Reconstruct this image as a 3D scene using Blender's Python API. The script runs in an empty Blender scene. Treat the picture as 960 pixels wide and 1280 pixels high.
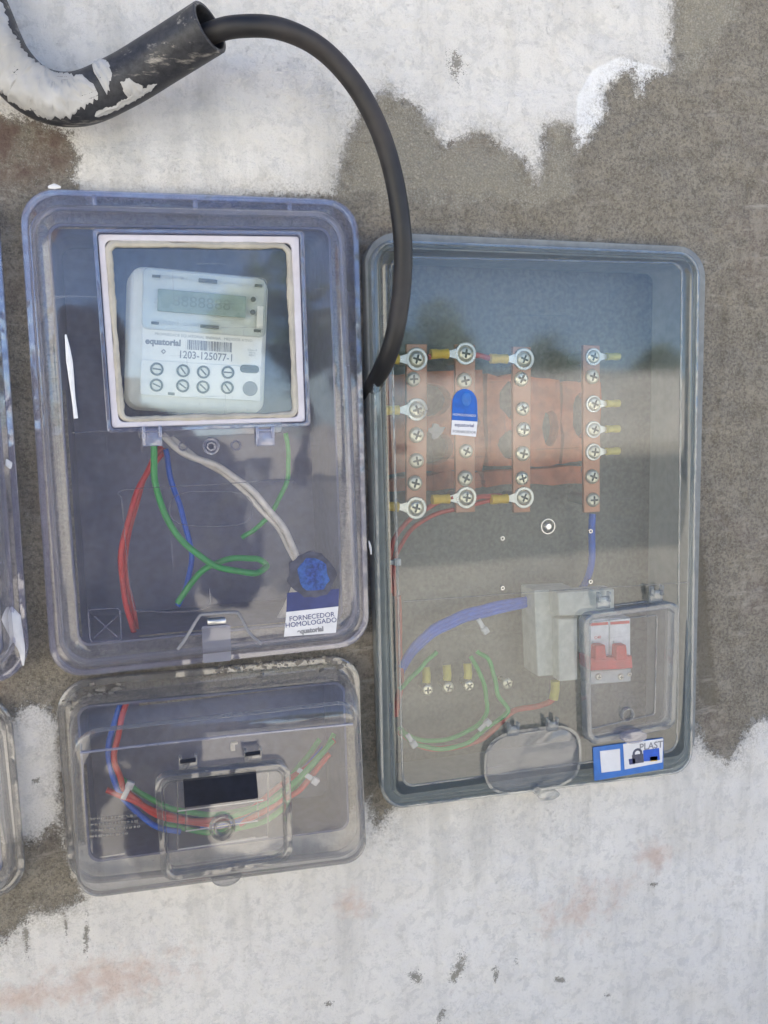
import bpy, bmesh, math, random
import numpy as np
from mathutils import Vector, Matrix
random.seed(4); rng = np.random.default_rng(4)
sc = bpy.context.scene
# ------------------------------------------------------------------ camera, sky, sun, exposure
PU, PV, F = 480.0, 640.0, 1141.88
AX = np.array([0.96029663, -0.05852554, 0.27277307])    # world right, seen by the lens
AD = np.array([0.02571458, 0.99215431, 0.12234617])     # world down
AN = np.cross(AX, AD)                                   # into the wall
D, ZC = 0.8, 1.5
cam_data = bpy.data.cameras.new('camera'); cam = bpy.data.objects.new('camera', cam_data)
sc.collection.objects.link(cam); sc.camera = cam
cam_data.sensor_fit = 'HORIZONTAL'; cam_data.sensor_width = 36; cam_data.lens = F/960*36
cam_data.clip_start = 0.02; cam_data.clip_end = 500
R = Matrix(((AX[0], -AX[1], -AX[2]), (AN[0], -AN[1], -AN[2]), (-AD[0], AD[1], AD[2])))
cam.matrix_world = Matrix.Translation((0, -D, ZC)) @ R.to_4x4()

SUN_EL, SUN_AZ = 58, 20            # the sun stands high behind the wall: the wall is in open shade
world = bpy.data.worlds.new('World'); sc.world = world; world.use_nodes = True
wn = world.node_tree.nodes; wl = world.node_tree.links
sky = wn.new('ShaderNodeTexSky'); sky.sky_type = 'NISHITA'; sky.sun_disc = False
sky.sun_elevation = math.radians(SUN_EL); sky.sun_rotation = math.radians(SUN_AZ)
sky.air_density = 0.6; sky.dust_density = 0.0; sky.ozone_density = 5.0; sky.altitude = 1200
wl.new(sky.outputs[0], wn['Background'].inputs[0]); wn['Background'].inputs[1].default_value = 0.08
sun_d = bpy.data.lights.new('sun', 'SUN'); sun_d.energy = 5.0; sun_d.angle = math.radians(0.5); sun_d.color = (1, .94, .84)
sun = bpy.data.objects.new('sun', sun_d); sc.collection.objects.link(sun); sun.location = (2, 5, 8)
sd = Vector((math.sin(math.radians(SUN_AZ))*math.cos(math.radians(SUN_EL)), math.cos(math.radians(SUN_AZ))*math.cos(math.radians(SUN_EL)), math.sin(math.radians(SUN_EL))))
sun.rotation_euler = (-sd).to_track_quat('-Z', 'Y').to_euler()
sc.view_settings.view_transform = 'Standard'; sc.view_settings.look = 'None'
sc.view_settings.exposure = 2.25; sc.view_settings.gamma = 1
sc.cycles.max_bounces = 16; sc.cycles.transparent_max_bounces = 32; sc.cycles.diffuse_bounces = 4
sc.cycles.glossy_bounces = 6; sc.cycles.transmission_bounces = 8; sc.cycles.use_denoising = True

# ------------------------------------------------------------------ helpers
def P(u, v, y=0.0):
    """the point of the plane at depth y that the lens shows at photograph pixel (u, v)"""
    d = np.array([u-PU, v-PV, F]); t = (D+y)/(d@AN)
    return Vector((d@AX*t, y, ZC-(d@AD)*t))

def link(o): sc.collection.objects.link(o); return o
def tag(o, label=None, cat=None, group=None, kind=None):
    if label: o['label'] = label
    if cat: o['category'] = cat
    if group: o['group'] = group
    if kind: o['kind'] = kind
    return o
def thing(name, loc, label, cat, group=None, tilt=0):
    o = link(bpy.data.objects.new(name, None)); o.location = loc; o.rotation_euler = (0, tilt, 0)
    o.empty_display_size = .02
    return tag(o, label, cat, group)
def obj(name, bm, m, parent=None, smooth=True, local=False, loc=None, label=None):
    """one mesh object; geometry comes in world coordinates unless local"""
    me = bpy.data.meshes.new(name)
    bmesh.ops.recalc_face_normals(bm, faces=bm.faces) if len(bm.faces) < 60000 else None
    bm.to_mesh(me); bm.free()
    base = Vector((0, 0, 0))
    if not local:
        if parent is not None: base = parent.location.copy() if parent.parent is None else parent.parent.location + parent.location
        elif loc is not None: base = Vector(loc)
        elif len(me.vertices):
            co = [v.co for v in me.vertices]
            base = Vector((sum(c.x for c in co)/len(co), sum(c.y for c in co)/len(co), min(c.z for c in co)))
        me.transform(Matrix.Translation(-base))
    if smooth:
        me.polygons.foreach_set('use_smooth', [True]*len(me.polygons))
        try: me.set_sharp_from_angle(angle=math.radians(38))
        except Exception: pass
    for mm in (m if isinstance(m, (list, tuple)) else [m]): me.materials.append(mm)
    o = link(bpy.data.objects.new(name, me))
    if parent is not None: o.parent = parent
    elif not local: o.location = base
    if label: o['label'] = label
    return o
def inst(name, me, parent, loc, rot=0.0, s=1.0):
    o = link(bpy.data.objects.new(name, me)); o.parent = parent; o.location = loc; o.rotation_euler = (0, rot, 0); o.scale = (s, s, s)
    return o
def quad(px, y): return [P(u, v, y) for u, v in px]      # TL TR BR BL
def inset(q, d):
    out = []
    for i in range(4):
        a = (q[(i+1) % 4]-q[i]).normalized(); b = (q[(i-1) % 4]-q[i]).normalized()
        out.append(q[i]+(a+b)*d)
    return out
def at_y(q, y): return [Vector((p.x, y, p.z)) for p in q]
def rloop(q, r, k=7):
    out = []
    for i in range(4):
        a = (q[(i-1) % 4]-q[i]).normalized(); b = (q[(i+1) % 4]-q[i]).normalized()
        c = q[i]+(a+b)*r
        for j in range(k+1):
            t = j/k*math.pi/2
            out.append(c-b*r*math.cos(t)-a*r*math.sin(t))
    return out
def loft(bm, loops, cap0=False, cap1=False, mi=0, closed=False):
    vs = [[bm.verts.new(p) for p in L] for L in loops]
    n = len(vs[0])
    rows = list(zip(vs, vs[1:])) + ([(vs[-1], vs[0])] if closed else [])
    for A, B in rows:
        for i in range(n):
            f = bm.faces.new((A[i], A[(i+1) % n], B[(i+1) % n], B[i])); f.material_index = mi
    if cap0: bm.faces.new(vs[0]).material_index = mi
    if cap1: bm.faces.new(vs[-1]).material_index = mi
    return bm
def ring(q_out, q_in, r_out, r_in, y0, y1, k=7, mi=0, bm=None):
    """a flat frame with real thickness between y0 (front) and y1 (back)"""
    bm = bm or bmesh.new(); e = 0.0006
    return loft(bm, [rloop(at_y(q_out, y1), r_out, k), rloop(at_y(q_out, y0+e), r_out, k), rloop(at_y(inset(q_out, e), y0), r_out, k),
                     rloop(at_y(inset(q_in, -e), y0), r_in, k), rloop(at_y(q_in, y0+e), r_in, k), rloop(at_y(q_in, y1), r_in, k)], closed=True, mi=mi)
def plate(q, r, y0, y1, k=7, e=0.0006, bm=None, mi=0):
    bm = bm or bmesh.new()
    return loft(bm, [rloop(at_y(q, y1), r, k), rloop(at_y(q, y0+e), r, k), rloop(at_y(inset(q, e), y0), max(r-e*.5, 1e-4), k)], True, True, mi)
def box(bm, c, s, bev=0.0, mi=0, rot=0.0):
    x, y, z = s[0]/2, s[1]/2, s[2]/2
    q = [Vector((-x, 0, z)), Vector((x, 0, z)), Vector((x, 0, -z)), Vector((-x, 0, -z))]
    M = Matrix.Translation(c) @ Matrix.Rotation(rot, 4, 'Y')
    b = min(bev, x*.9, z*.9, y*.9) or 1e-5
    L = [at_y(q, y), at_y(q, -y+b), at_y(inset(q, b), -y)]
    rr = max(b, 1e-5)
    loft(bm, [[M@p for p in rloop(l, rr, 3)] for l in L], True, True, mi)
    return bm
def smooth_path(pts, n=8):
    pts = [Vector(p) for p in pts]; out = []
    for i in range(len(pts)-1):
        p0 = pts[max(i-1, 0)]; p1 = pts[i]; p2 = pts[i+1]; p3 = pts[min(i+2, len(pts)-1)]
        for j in range(n):
            t = j/n
            out.append(.5*((2*p1)+(p2-p0)*t+(2*p0-5*p1+4*p2-p3)*t*t+(3*p1-p0-3*p2+p3)*t**3))
    out.append(pts[-1]); return out
def tube(bm, path, r, n=10, cap=True, mi=0, jit=None, sq=None):
    path = [Vector(p) for p in path]; up = Vector((0, -1, 0)); loops = []
    nrm = None
    for i, p in enumerate(path):
        t = (path[min(i+1, len(path)-1)]-path[max(i-1, 0)]).normalized()
        if nrm is None:
            nrm = t.cross(Vector((0, 1, 0)));
            if nrm.length < .1: nrm = t.cross(Vector((1, 0, 0)))
            nrm.normalize()
        else:
            nrm = (nrm-t*nrm.dot(t)).normalized()
        b = t.cross(nrm); rr = r(i/(len(path)-1)) if callable(r) else r; L = []
        for j in range(n):
            a = 2*math.pi*j/n; q = rr*(jit(i, a) if jit else 1)
            L.append(p+nrm*math.cos(a)*q+b*math.sin(a)*q*(sq or 1))
        loops.append(L)
    return loft(bm, loops, cap, cap, mi)
def cyl(bm, c, r, y0, y1, n=24, r1=None, mi=0, e=0.0003, rx=1.0, rz=1.0):
    def L(rad, y): return [Vector((c[0]+rad*rx*math.cos(2*math.pi*j/n), y, c[2]+rad*rz*math.sin(2*math.pi*j/n))) for j in range(n)]
    r1 = r1 or r
    return loft(bm, [L(r, y1), L(r1, y0+e), L(r1-e, y0)], True, True, mi)
def torus_y(bm, c, r, w, y0, y1, n=28, mi=0):
    def L(rad, y): return [Vector((c[0]+rad*math.cos(2*math.pi*j/n), y, c[2]+rad*math.sin(2*math.pi*j/n))) for j in range(n)]
    ym = (y0+y1)/2
    return loft(bm, [L(r+w, y1), L(r+w, ym), L(r+w*.6, y0), L(r-w*.6, y0), L(r-w, ym), L(r-w, y1)], closed=True, mi=mi)

# ------------------------------------------------------------------ materials
def mat(name):
    m = bpy.data.materials.new(name); m.use_nodes = True; nt = m.node_tree
    return m, nt, nt.nodes, nt.links
def noise(nt, scale, detail=4, rough=.55, vec=None, dist=0.0):
    n = nt.nodes.new('ShaderNodeTexNoise'); n.inputs['Scale'].default_value = scale; n.inputs['Detail'].default_value = detail
    n.inputs['Roughness'].default_value = rough; n.inputs['Distortion'].default_value = dist
    if vec is None:
        g = nt.nodes.new('ShaderNodeNewGeometry'); vec = g.outputs['Position']
    nt.links.new(vec, n.inputs['Vector']); return n.outputs['Fac']
def val(nt, op, a, b=None, c=None, clamp=False):
    n = nt.nodes.new('ShaderNodeMath'); n.operation = op; n.use_clamp = clamp
    for i, x in enumerate((a, b, c)):
        if x is None: continue
        if isinstance(x, (int, float)): n.inputs[i].default_value = x
        else: nt.links.new(x, n.inputs[i])
    return n.outputs[0]
def ramp(nt, fac, lo, hi, a=0.0, b=1.0):
    n = nt.nodes.new('ShaderNodeMapRange'); n.interpolation_type = 'SMOOTHSTEP'
    nt.links.new(fac, n.inputs[0])
    for i, x in enumerate((lo, hi, a, b)): n.inputs[i+1].default_value = x
    return n.outputs[0]
def mixc(nt, fac, a, b):
    n = nt.nodes.new('ShaderNodeMix'); n.data_type = 'RGBA'
    if isinstance(fac, (int, float)): n.inputs[0].default_value = fac
    else: nt.links.new(fac, n.inputs[0])
    for i, x in ((6, a), (7, b)):
        if isinstance(x, tuple): n.inputs[i].default_value = (*x[:3], 1)
        else: nt.links.new(x, n.inputs[i])
    return n.outputs[2]
def bump(nt, h, strength=.3, dist=.001, nrm=None):
    n = nt.nodes.new('ShaderNodeBump'); n.inputs['Strength'].default_value = strength; n.inputs['Distance'].default_value = dist
    nt.links.new(h, n.inputs['Height'])
    if nrm is not None: nt.links.new(nrm, n.inputs['Normal'])
    return n.outputs[0]
def plain(name, col, rough=.5, metal=0.0, var=.12, scale=120, bmp=.15, dirt=None, dirt_amt=.35, spec=.5):
    m, nt, N, L = mat(name); b = N['Principled BSDF']
    n1 = noise(nt, scale, 5); n2 = noise(nt, scale*.15, 4)
    dk = tuple(c*(1-var) for c in col); lt = tuple(min(1, c*(1+var)) for c in col)
    c = mixc(nt, ramp(nt, n1, .3, .7), dk, lt)
    if dirt: c = mixc(nt, ramp(nt, n2, .45, .75, 0, dirt_amt), c, dirt)
    L.new(c, b.inputs['Base Color']); b.inputs['Metallic'].default_value = metal
    L.new(ramp(nt, n2, .3, .7, max(rough-.1, .03), min(rough+.12, 1)), b.inputs['Roughness'])
    b.inputs['Specular IOR Level'].default_value = spec
    if bmp: L.new(bump(nt, n1, bmp, .0004), b.inputs['Normal'])
    return m
def clear(name, tint=(.93, .94, .96), haze=.08, hcol=(.55, .57, .62), f0=.08, rough=.03, edge=.35, wave=.25, dust=.1, wscale=14, edgecol=None):
    """thin moulded polycarbonate: see-through sheet, two-surface reflection, a film of dust, thicker look edge-on"""
    m, nt, N, L = mat(name); N.remove(N['Principled BSDF'])
    lw = N.new('ShaderNodeLayerWeight'); lw.inputs[0].default_value = .5
    w1 = noise(nt, wscale, 2, .4); w2 = noise(nt, 260, 4, .7); w3 = noise(nt, 28, 6, .65)
    bp = bump(nt, w1, wave, .004)
    bp2 = bump(nt, w2, .05, .0002, bp)
    L.new(bp, lw.inputs['Normal'])
    fc = lw.outputs['Facing']
    tr = N.new('ShaderNodeBsdfTransparent')
    L.new(mixc(nt, val(nt, 'POWER', fc, 2.5), tint, tuple(c*.72 for c in (edgecol or tint))), tr.inputs[0])
    df = N.new('ShaderNodeBsdfDiffuse'); df.inputs[0].default_value = (*hcol, 1)
    tl = N.new('ShaderNodeBsdfTranslucent'); tl.inputs[0].default_value = (*hcol, 1)
    md = N.new('ShaderNodeMixShader'); md.inputs[0].default_value = .25; L.new(df.outputs[0], md.inputs[1]); L.new(tl.outputs[0], md.inputs[2])
    hz = val(nt, 'ADD', haze, ramp(nt, w3, .45, .8, 0, dust))
    hz = val(nt, 'ADD', hz, val(nt, 'MULTIPLY', val(nt, 'POWER', fc, 2.2), edge))
    spk = ramp(nt, noise(nt, 420, 2, .5), .74, .80, 0, .35)
    for rot_, sc_ in ((.5, (9, 9, 420)), (-1.1, (420, 9, 12)), (1.3, (7, 7, 300))):
        mpn = nt.nodes.new('ShaderNodeMapping'); gg = nt.nodes.new('ShaderNodeNewGeometry'); nt.links.new(gg.outputs['Position'], mpn.inputs['Vector'])
        mpn.inputs['Rotation'].default_value = (0, rot_, 0); mpn.inputs['Scale'].default_value = sc_
        hz = val(nt, 'ADD', hz, ramp(nt, noise(nt, 1, 2, .5, mpn.outputs[0]), .70, .78, 0, .16))
    hz = val(nt, 'ADD', hz, spk, clamp=True)
    mx = N.new('ShaderNodeMixShader'); L.new(hz, mx.inputs[0]); L.new(tr.outputs[0], mx.inputs[1]); L.new(md.outputs[0], mx.inputs[2])
    gl = N.new('ShaderNodeBsdfGlossy'); gl.inputs['Roughness'].default_value = rough; L.new(bp2, gl.inputs['Normal'])
    fr = val(nt, 'MULTIPLY_ADD', val(nt, 'POWER', fc, 5.0), 1-f0, f0)
    m2 = N.new('ShaderNodeMixShader'); L.new(fr, m2.inputs[0]); L.new(mx.outputs[0], m2.inputs[1]); L.new(gl.outputs[0], m2.inputs[2])
    L.new(m2.outputs[0], N['Material Output'].inputs[0])
    return m

M_LAV = clear('clear_lavender', (.95, .95, .965), .15, (.48, .485, .53), .07, .03, .55, .35, .08, edgecol=(.80, .81, .93))
M_LAV_RIM = clear('clear_lavender_rim', (.86, .86, .93), .14, (.58, .59, .68), .09, .06, .35, .5, .12, 40)
M_CLR = clear('clear_dusty', (.95, .95, .95), .13, (.60, .58, .56), .07, .04, .5, .3, .12)
M_CLR_RIM = clear('clear_dusty_rim', (.82, .82, .82), .12, (.60, .59, .57), .10, .06, .5, .5, .15, 40)
M_GRN = clear('clear_smoked', (.85, .885, .88), .12, (.36, .41, .41), .08, .035, .7, .06, .06, 8)
M_GRN_RIM = clear('clear_smoked_rim', (.87, .89, .90), .13, (.46, .49, .53), .08, .07, .5, .5, .12, 40)
M_DOOR = clear('clear_door', (.92, .93, .95), .07, (.42, .45, .52), .045, .03, .5, .3, .1, 30)
M_PANE = clear('window_pane_glass', (.97, .98, .98), .04, (.5, .53, .52), .055, .008, .3, .02, .04, 6)
M_BODY = plain('blue_grey_box_body', (.135, .145, .225), .5, dirt=(.3, .28, .25))
M_NAVY = plain('navy_box_body', (.045, .05, .085), .5, dirt=(.2, .2, .2), dirt_amt=.3)
M_TAB = clear('clear_frosted_tab', (.86, .88, .96), .34, (.60, .62, .74), .09, .06, .5, .4, .1, 40)
M_BODYG = plain('grey_green_body', (.24, .25, .235), .45, dirt=(.38, .36, .33), dirt_amt=.5)
M_BACKG = plain('grey_back_panel', (.20, .215, .20), .6, var=.1, scale=30, dirt=(.3, .29, .27))
M_CEM = plain('cement', (.2, .185, .165), .95, var=.25, scale=250, bmp=.6)
M_CLAY = plain('fired_clay', (.70, .19, .08), .85, var=.2, scale=90, bmp=.5, dirt=(.4, .33, .28), dirt_amt=.25)
M_GASK = plain('gasket_white', (.66, .63, .66), .5, var=.04, dirt=(.5, .42, .34), dirt_amt=.35)
M_SEAL = plain('sealant_beige', (.47, .44, .37), .6, var=.15, scale=60, dirt=(.33, .24, .17), dirt_amt=.6)
M_METER = plain('meter_plastic', (.84, .83, .74), .4, var=.03, dirt=(.5, .5, .42), dirt_amt=.25)
M_METER2 = plain('meter_plate', (.90, .89, .82), .4, var=.03)
M_METER3 = clear('meter_display_cover', (.96, .97, .96), .10, (.8, .82, .8), .06, .05, .5, .1, .05, 30)
M_LCD = plain('lcd_grey_green', (.27, .34, .28), .25, var=.06, bmp=0)
M_LCDD = plain('lcd_segments', (.20, .25, .21), .3, bmp=0)
M_INK = plain('ink_grey', (.27, .27, .28), .6, bmp=0)
M_INKL = plain('ink_light', (.42, .44, .42), .6, bmp=0)
M_DARK = plain('dark_recess', (.12, .13, .12), .6)
M_BLKP = plain('black_panel', (.010, .013, .024), .55, var=.2, bmp=.05, spec=.2)
M_RUB = plain('black_rubber', (.012, .012, .013), .5, var=.3, scale=70, bmp=.3, dirt=(.12, .1, .09), dirt_amt=.4)
M_RED = plain('red_wire', (.55, .03, .02), .4, dirt=(.4, .2, .15), dirt_amt=.3)
M_REDD = plain('dusty_red_wire', (.50, .05, .035), .5, dirt=(.4, .2, .15), dirt_amt=.4)
M_GREENW = plain('green_wire', (.03, .36, .07), .4, dirt=(.2, .35, .2), dirt_amt=.3)
M_BLUEW = plain('blue_wire', (.0, .09, .55), .4, dirt=(.1, .2, .45), dirt_amt=.2)
M_WHITEW = plain('white_wire', (.68, .64, .58), .45, dirt=(.5, .42, .34), dirt_amt=.5)
M_TIE = plain('nylon_tie', (.62, .62, .62), .4)
M_COP = plain('copper_bar', (.40, .20, .13), .38, metal=.55, var=.12, scale=60, dirt=(.42, .25, .18), dirt_amt=.5)
M_ZINC = plain('zinc_screw', (.72, .68, .55), .35, metal=.7, var=.1, scale=200, dirt=(.4, .36, .28))
M_TIN = plain('tinned_lug', (.66, .65, .62), .32, metal=.8, var=.1, scale=200)
M_YEL = plain('yellow_sleeve', (.72, .46, .02), .45, dirt=(.5, .35, .1))
M_YELD = plain('dull_yellow_sleeve', (.55, .47, .08), .5, dirt=(.4, .38, .2))
M_BLUE = plain('blue_label', (.02, .15, .50), .35, var=.1, bmp=.02)
M_NAVYL = plain('navy_label', (.035, .05, .17), .4, bmp=.02)
M_TAG = plain('tag_blue', (.0, .10, .45), .35, var=.15, bmp=.02)
M_WHITE = plain('white_label', (.75, .75, .76), .45, var=.03, bmp=.03, dirt=(.6, .58, .54), dirt_amt=.3)
M_FOIL = plain('torn_dark_foil', (.06, .065, .10), .4, var=.3)
M_BRK = plain('breaker_white', (.84, .85, .82), .4, dirt=(.55, .54, .5))
M_BRKR = plain('breaker_red', (.62, .015, .012), .35)
M_ENCL = plain('pale_enclosure', (.58, .59, .55), .5, dirt=(.3, .3, .27))
M_DRIP = plain('white_paint_drip', (.80, .80, .80), .4, var=.05, bmp=.3)

# ------------------------------------------------------------------ the wall
def fbm(x, z, scale, octs=4, seed=0):
    out = np.zeros_like(x); amp = 1; tot = 0
    for o in range(octs):
        r = np.random.default_rng(seed*31+o); T = r.random((256, 256))
        u = x*scale*2**o+37.1*o; w = z*scale*2**o+11.7*o
        i = np.floor(u).astype(int); j = np.floor(w).astype(int); fu = u-i; fw = w-j
        fu = fu*fu*(3-2*fu); fw = fw*fw*(3-2*fw)
        a = T[i % 256, j % 256]; b = T[(i+1) % 256, j % 256]; c = T[i % 256, (j+1) % 256]; d = T[(i+1) % 256, (j+1) % 256]
        out += amp*((a*(1-fu)+b*fu)*(1-fw)+(c*(1-fu)+d*fu)*fw); tot += amp; amp *= .5
    return out/tot
def pix(x, z):
    X = x; Y = D; Z = ZC-z
    dx = AX[0]*X+AD[0]*Z+AN[0]*Y; dy = AX[1]*X+AD[1]*Z+AN[1]*Y; dz = AX[2]*X+AD[2]*Z+AN[2]*Y
    return PU+F*dx/dz, PV+F*dy/dz
def sdist(u, v, poly):
    """signed distance to a polygon, positive inside"""
    d = np.full(u.shape, 1e9); ins = np.zeros(u.shape, bool); n = len(poly)
    for i in range(n):
        x0, y0 = poly[i]; x1, y1 = poly[(i+1) % n]
        ex, ey = x1-x0, y1-y0
        t = np.clip(((u-x0)*ex+(v-y0)*ey)/(ex*ex+ey*ey+1e-9), 0, 1)
        d = np.minimum(d, np.hypot(u-x0-t*ex, v-y0-t*ey))
        c = ((y0 > v) != (y1 > v)) & (u < (x1-x0)*(v-y0)/((y1-y0) if y1 != y0 else 1e-9)+x0)
        ins ^= c
    return np.where(ins, d, -d)
X0, X1, Z0, Z1, ST = -.50, 1.40, .60, 2.30, .0033
nx = int((X1-X0)/ST); nz = int((Z1-Z0)/ST)
gx, gz = np.meshgrid(np.linspace(X0, X1, nx+1), np.linspace(Z0, Z1, nz+1))
gu, gv = pix(gx, gz)
G1 = [(-230, 120), (-20, 145), (40, 148), (85, 168), (98, 195), (92, 222), (112, 252), (420, 244), (428, 200), (452, 132), (482, 116), (520, 134), (555, 182),
      (600, 166), (655, 200), (673, 232), (682, 158), (712, 155), (722, 188), (742, 165), (757, 145), (758, 112), (790, 84), (795, 122), (803, 120),
      (806, 98), (838, 90), (843, 0), (843, -90), (900, -150), (1010, -170), (1110, -120), (1170, 60), (1120, 330), (1180, 620), (1090, 800), (1000, 860), (958, 898), (938, 902), (912, 950), (884, 938), (868, 905), (866, 930), (700, 950), (520, 985),
      (488, 1012), (470, 1034), (462, 1000), (440, 1010), (110, 1050), (88, 1060), (78, 1040), (74, 900), (60, 885), (34, 880), (10, 900), (-230, 930)]
G2 = [(-40, 1052), (52, 1050), (70, 1030), (92, 1095), (104, 1122), (70, 1140), (40, 1140), (5, 1175), (-60, 1180)]
sdg = np.maximum(sdist(gu, gv, G1), sdist(gu, gv, G2))
WORN = [(425, 245), (428, 200), (452, 132), (482, 116), (520, 134), (555, 182), (600, 166), (655, 200), (673, 232), (690, 158), (712, 155), (716, 250), (680, 258), (425, 250)]
WORN2 = [(846, -150), (930, -150), (925, 30), (895, 60), (850, 105), (843, 70)]
worn = np.maximum(sdist(gu, gv, WORN), sdist(gu, gv, WORN2))
FRESH = [(716, 190), (720, 120), (740, 85), (775, 68), (840, 90), (838, 96), (800, 122), (790, 90), (757, 110), (757, 150), (722, 190)]
fresh = sdist(gu, gv, FRESH)
def blob(cx, cy, rx, ry, a=0):
    c, s = math.cos(a), math.sin(a); du = gu-cx; dv = gv-cy
    return 1-np.sqrt(((du*c+dv*s)/rx)**2+((-du*s+dv*c)/ry)**2)
rust = np.maximum.reduce([blob(818, 1068, 32, 26), blob(130, 1225, 150, 42, -.15), blob(440, 1128, 30, 22), blob(20, 1250, 60, 30), blob(730, 1130, 90, 40, -.5)*.7])
brown = np.maximum.reduce([blob(30, 185, 90, 65), blob(5, 1190, 26, 28)])
spots = np.maximum.reduce([blob(570, 80, 12, 24, -.2), blob(573, 1212, 9, 26, .35), blob(818, 1106, 12, 3), blob(520, 1222, 12, 8), blob(647, 1200, 5, 6), blob(45, 978, 6, 7),
                           blob(108, 1170, 4, 38, .04), blob(82, 1160, 3, 26), blob(32, 1168, 5, 34), blob(700, 1225, 10, 5), blob(430, 205, 6, 10), blob(410, 1255, 8, 4), blob(760, 1245, 6, 3),
                           blob(552, 1268, 5, 16, .5), blob(620, 1218, 5, 12), blob(600, 925, 1, 1)])
TROWEL = [(868, 560), (878, 640), (890, 760), (902, 880), (890, 905), (872, 870), (868, 760)]
trow = sdist(gu, gv, TROWEL)
h = (fbm(gx, gz, 14, 4, 1)-.5)*.010 + (fbm(gx, gz, 60, 3, 2)-.5)*.0016
lump = fbm(gx, gz, 160, 3, 3)
ed = np.clip((sdg+(fbm(gx, gz, 45, 4, 7)-.5)*34)/10, -1, 1)
h += np.where(ed > 0, -.0011*np.minimum(ed*2, 1), 0)
h += np.where(sdg > 0, (lump-.5)*.0022, (lump-.5)*.0008)
h += np.where((worn > 0), (fbm(gx, gz, 230, 2, 5)-.5)*.0012, 0)
h -= np.clip(trow/6, 0, 1)*.0025*(.7+.5*fbm(gx, gz, 20, 2, 9))
for k in range(60):        # scattered gouges and trowel ridges in the cement at the right
    cx, cy = rng.uniform(700 if k > 30 else 875, 960), (rng.uniform(180, 290) if k > 30 else rng.uniform(290, 900)); b = blob(cx, cy, rng.uniform(2, 4), rng.uniform(14, 60), rng.uniform(-.15, .25))
    h += np.clip(b, 0, 1)*rng.choice([-.0022, .0016])
for cx, cy, rx, ry, a, s in [(800, 215, 60, 3, -.7, .0025), (735, 210, 4, 60, .35, .003), (900, 105, 70, 4, -.95, .0025), (565, 215, 90, 3, .05, .001), (905, 420, 3, 90, .12, -.004), (912, 700, 3, 130, -.03, -.002), (790, 160, 60, 4, -.6, .002)]:
    h += np.clip(blob(cx, cy, rx, ry, a), 0, 1)*s
fade = np.clip(np.minimum.reduce([gx-X0, X1-gx, gz-Z0, Z1-gz])/.03, 0, 1)
h *= fade
QL = [(24, 236), (446, 251), (461, 805), (65, 848)]; QR = [(455, 289), (883, 309), (868, 957), (478, 1014)]; QS = [(70, 853), (448, 818), (453, 1066), (88, 1106)]
CAVL = [(60, 280), (412, 285), (428, 775), (98, 808)]; CAVS = [(96, 884), (430, 852), (436, 1036), (112, 1078)]
QN1 = [(-420, 225), (-4, 239), (38, 846), (-380, 905)]; QN2 = [(-380, 915), (12, 868), (34, 1112), (-360, 1185)]
near = np.zeros_like(gx)
holes = []
for Q, ins_ in ((CAVL, .001), (QR, .014), (CAVS, .001), (QN1, .022), (QN2, .020)):
    q = inset(quad(Q, 0), ins_); sdq = sdist(gx, gz, [(p.x, p.z) for p in q]); holes.append(sdq)
    near = np.maximum(near, np.clip(1-np.abs(sdq+.012)/.03, 0, 1))
inside = np.maximum.reduce(holes)
h = h*(1-np.clip(1+inside/.02, 0, 1)*.8)
verts = np.column_stack([gx.ravel(), -h.ravel(), gz.ravel()])
nv = len(verts)
idx = np.arange(nv).reshape(nz+1, nx+1)
a = idx[:-1, :-1].ravel(); b = idx[:-1, 1:].ravel(); c = idx[1:, 1:].ravel(); d = idx[1:, :-1].ravel()
ins_v = inside.ravel() > 0
keep = ~(ins_v[a] & ins_v[b] & ins_v[c] & ins_v[d])
faces = np.column_stack([a, b, c, d])[keep]
# the rest of the wall round the fine patch, its top and its back
WX0, WX1, WZ1, TH = -5.0, 6.0, 3.9, .30
ex = [(WX0, 0, 0), (X0, 0, 0), (X1, 0, 0), (WX1, 0, 0), (WX0, 0, Z0), (X0, 0, Z0), (X1, 0, Z0), (WX1, 0, Z0),
      (WX0, 0, Z1), (X0, 0, Z1), (X1, 0, Z1), (WX1, 0, Z1), (WX0, 0, WZ1), (X0, 0, WZ1), (X1, 0, WZ1), (WX1, 0, WZ1),
      (WX0, TH, 0), (WX1, TH, 0), (WX0, TH, WZ1), (WX1, TH, WZ1)]
q = [(0, 1, 5, 4), (1, 2, 6, 5), (2, 3, 7, 6), (4, 5, 9, 8), (6, 7, 11, 10), (8, 9, 13, 12), (9, 10, 14, 13), (10, 11, 15, 14),
     (12, 13, 14, 15, 19, 18), (0, 4, 8, 12, 18, 16), (3, 17, 19, 15, 11, 7), (16, 18, 19, 17)]
me = bpy.data.meshes.new('wall')
me.from_pydata([*map(tuple, verts), *ex], [], [*map(tuple, faces.tolist()), *[tuple(nv+i for i in f) for f in q]])
def attr(name, arr, rest):
    at = me.attributes.new(name, 'FLOAT', 'POINT')
    at.data.foreach_set('value', np.concatenate([arr.ravel(), np.full(len(ex), rest)]).astype(np.float32))
attr('cement', sdg/40, -2); attr('worn', worn/40, -2); attr('fresh', fresh/30, -2); attr('rust', rust, -2); attr('brown', brown, -2); attr('spots', spots, -2)
attr('smooth', trow/12, -2); attr('near', near, 0)
me.polygons.foreach_set('use_smooth', [True]*len(faces)+[False]*len(q)); me.update()
wall = link(bpy.data.objects.new('wall', me)); tag(wall, kind='structure')

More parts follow.
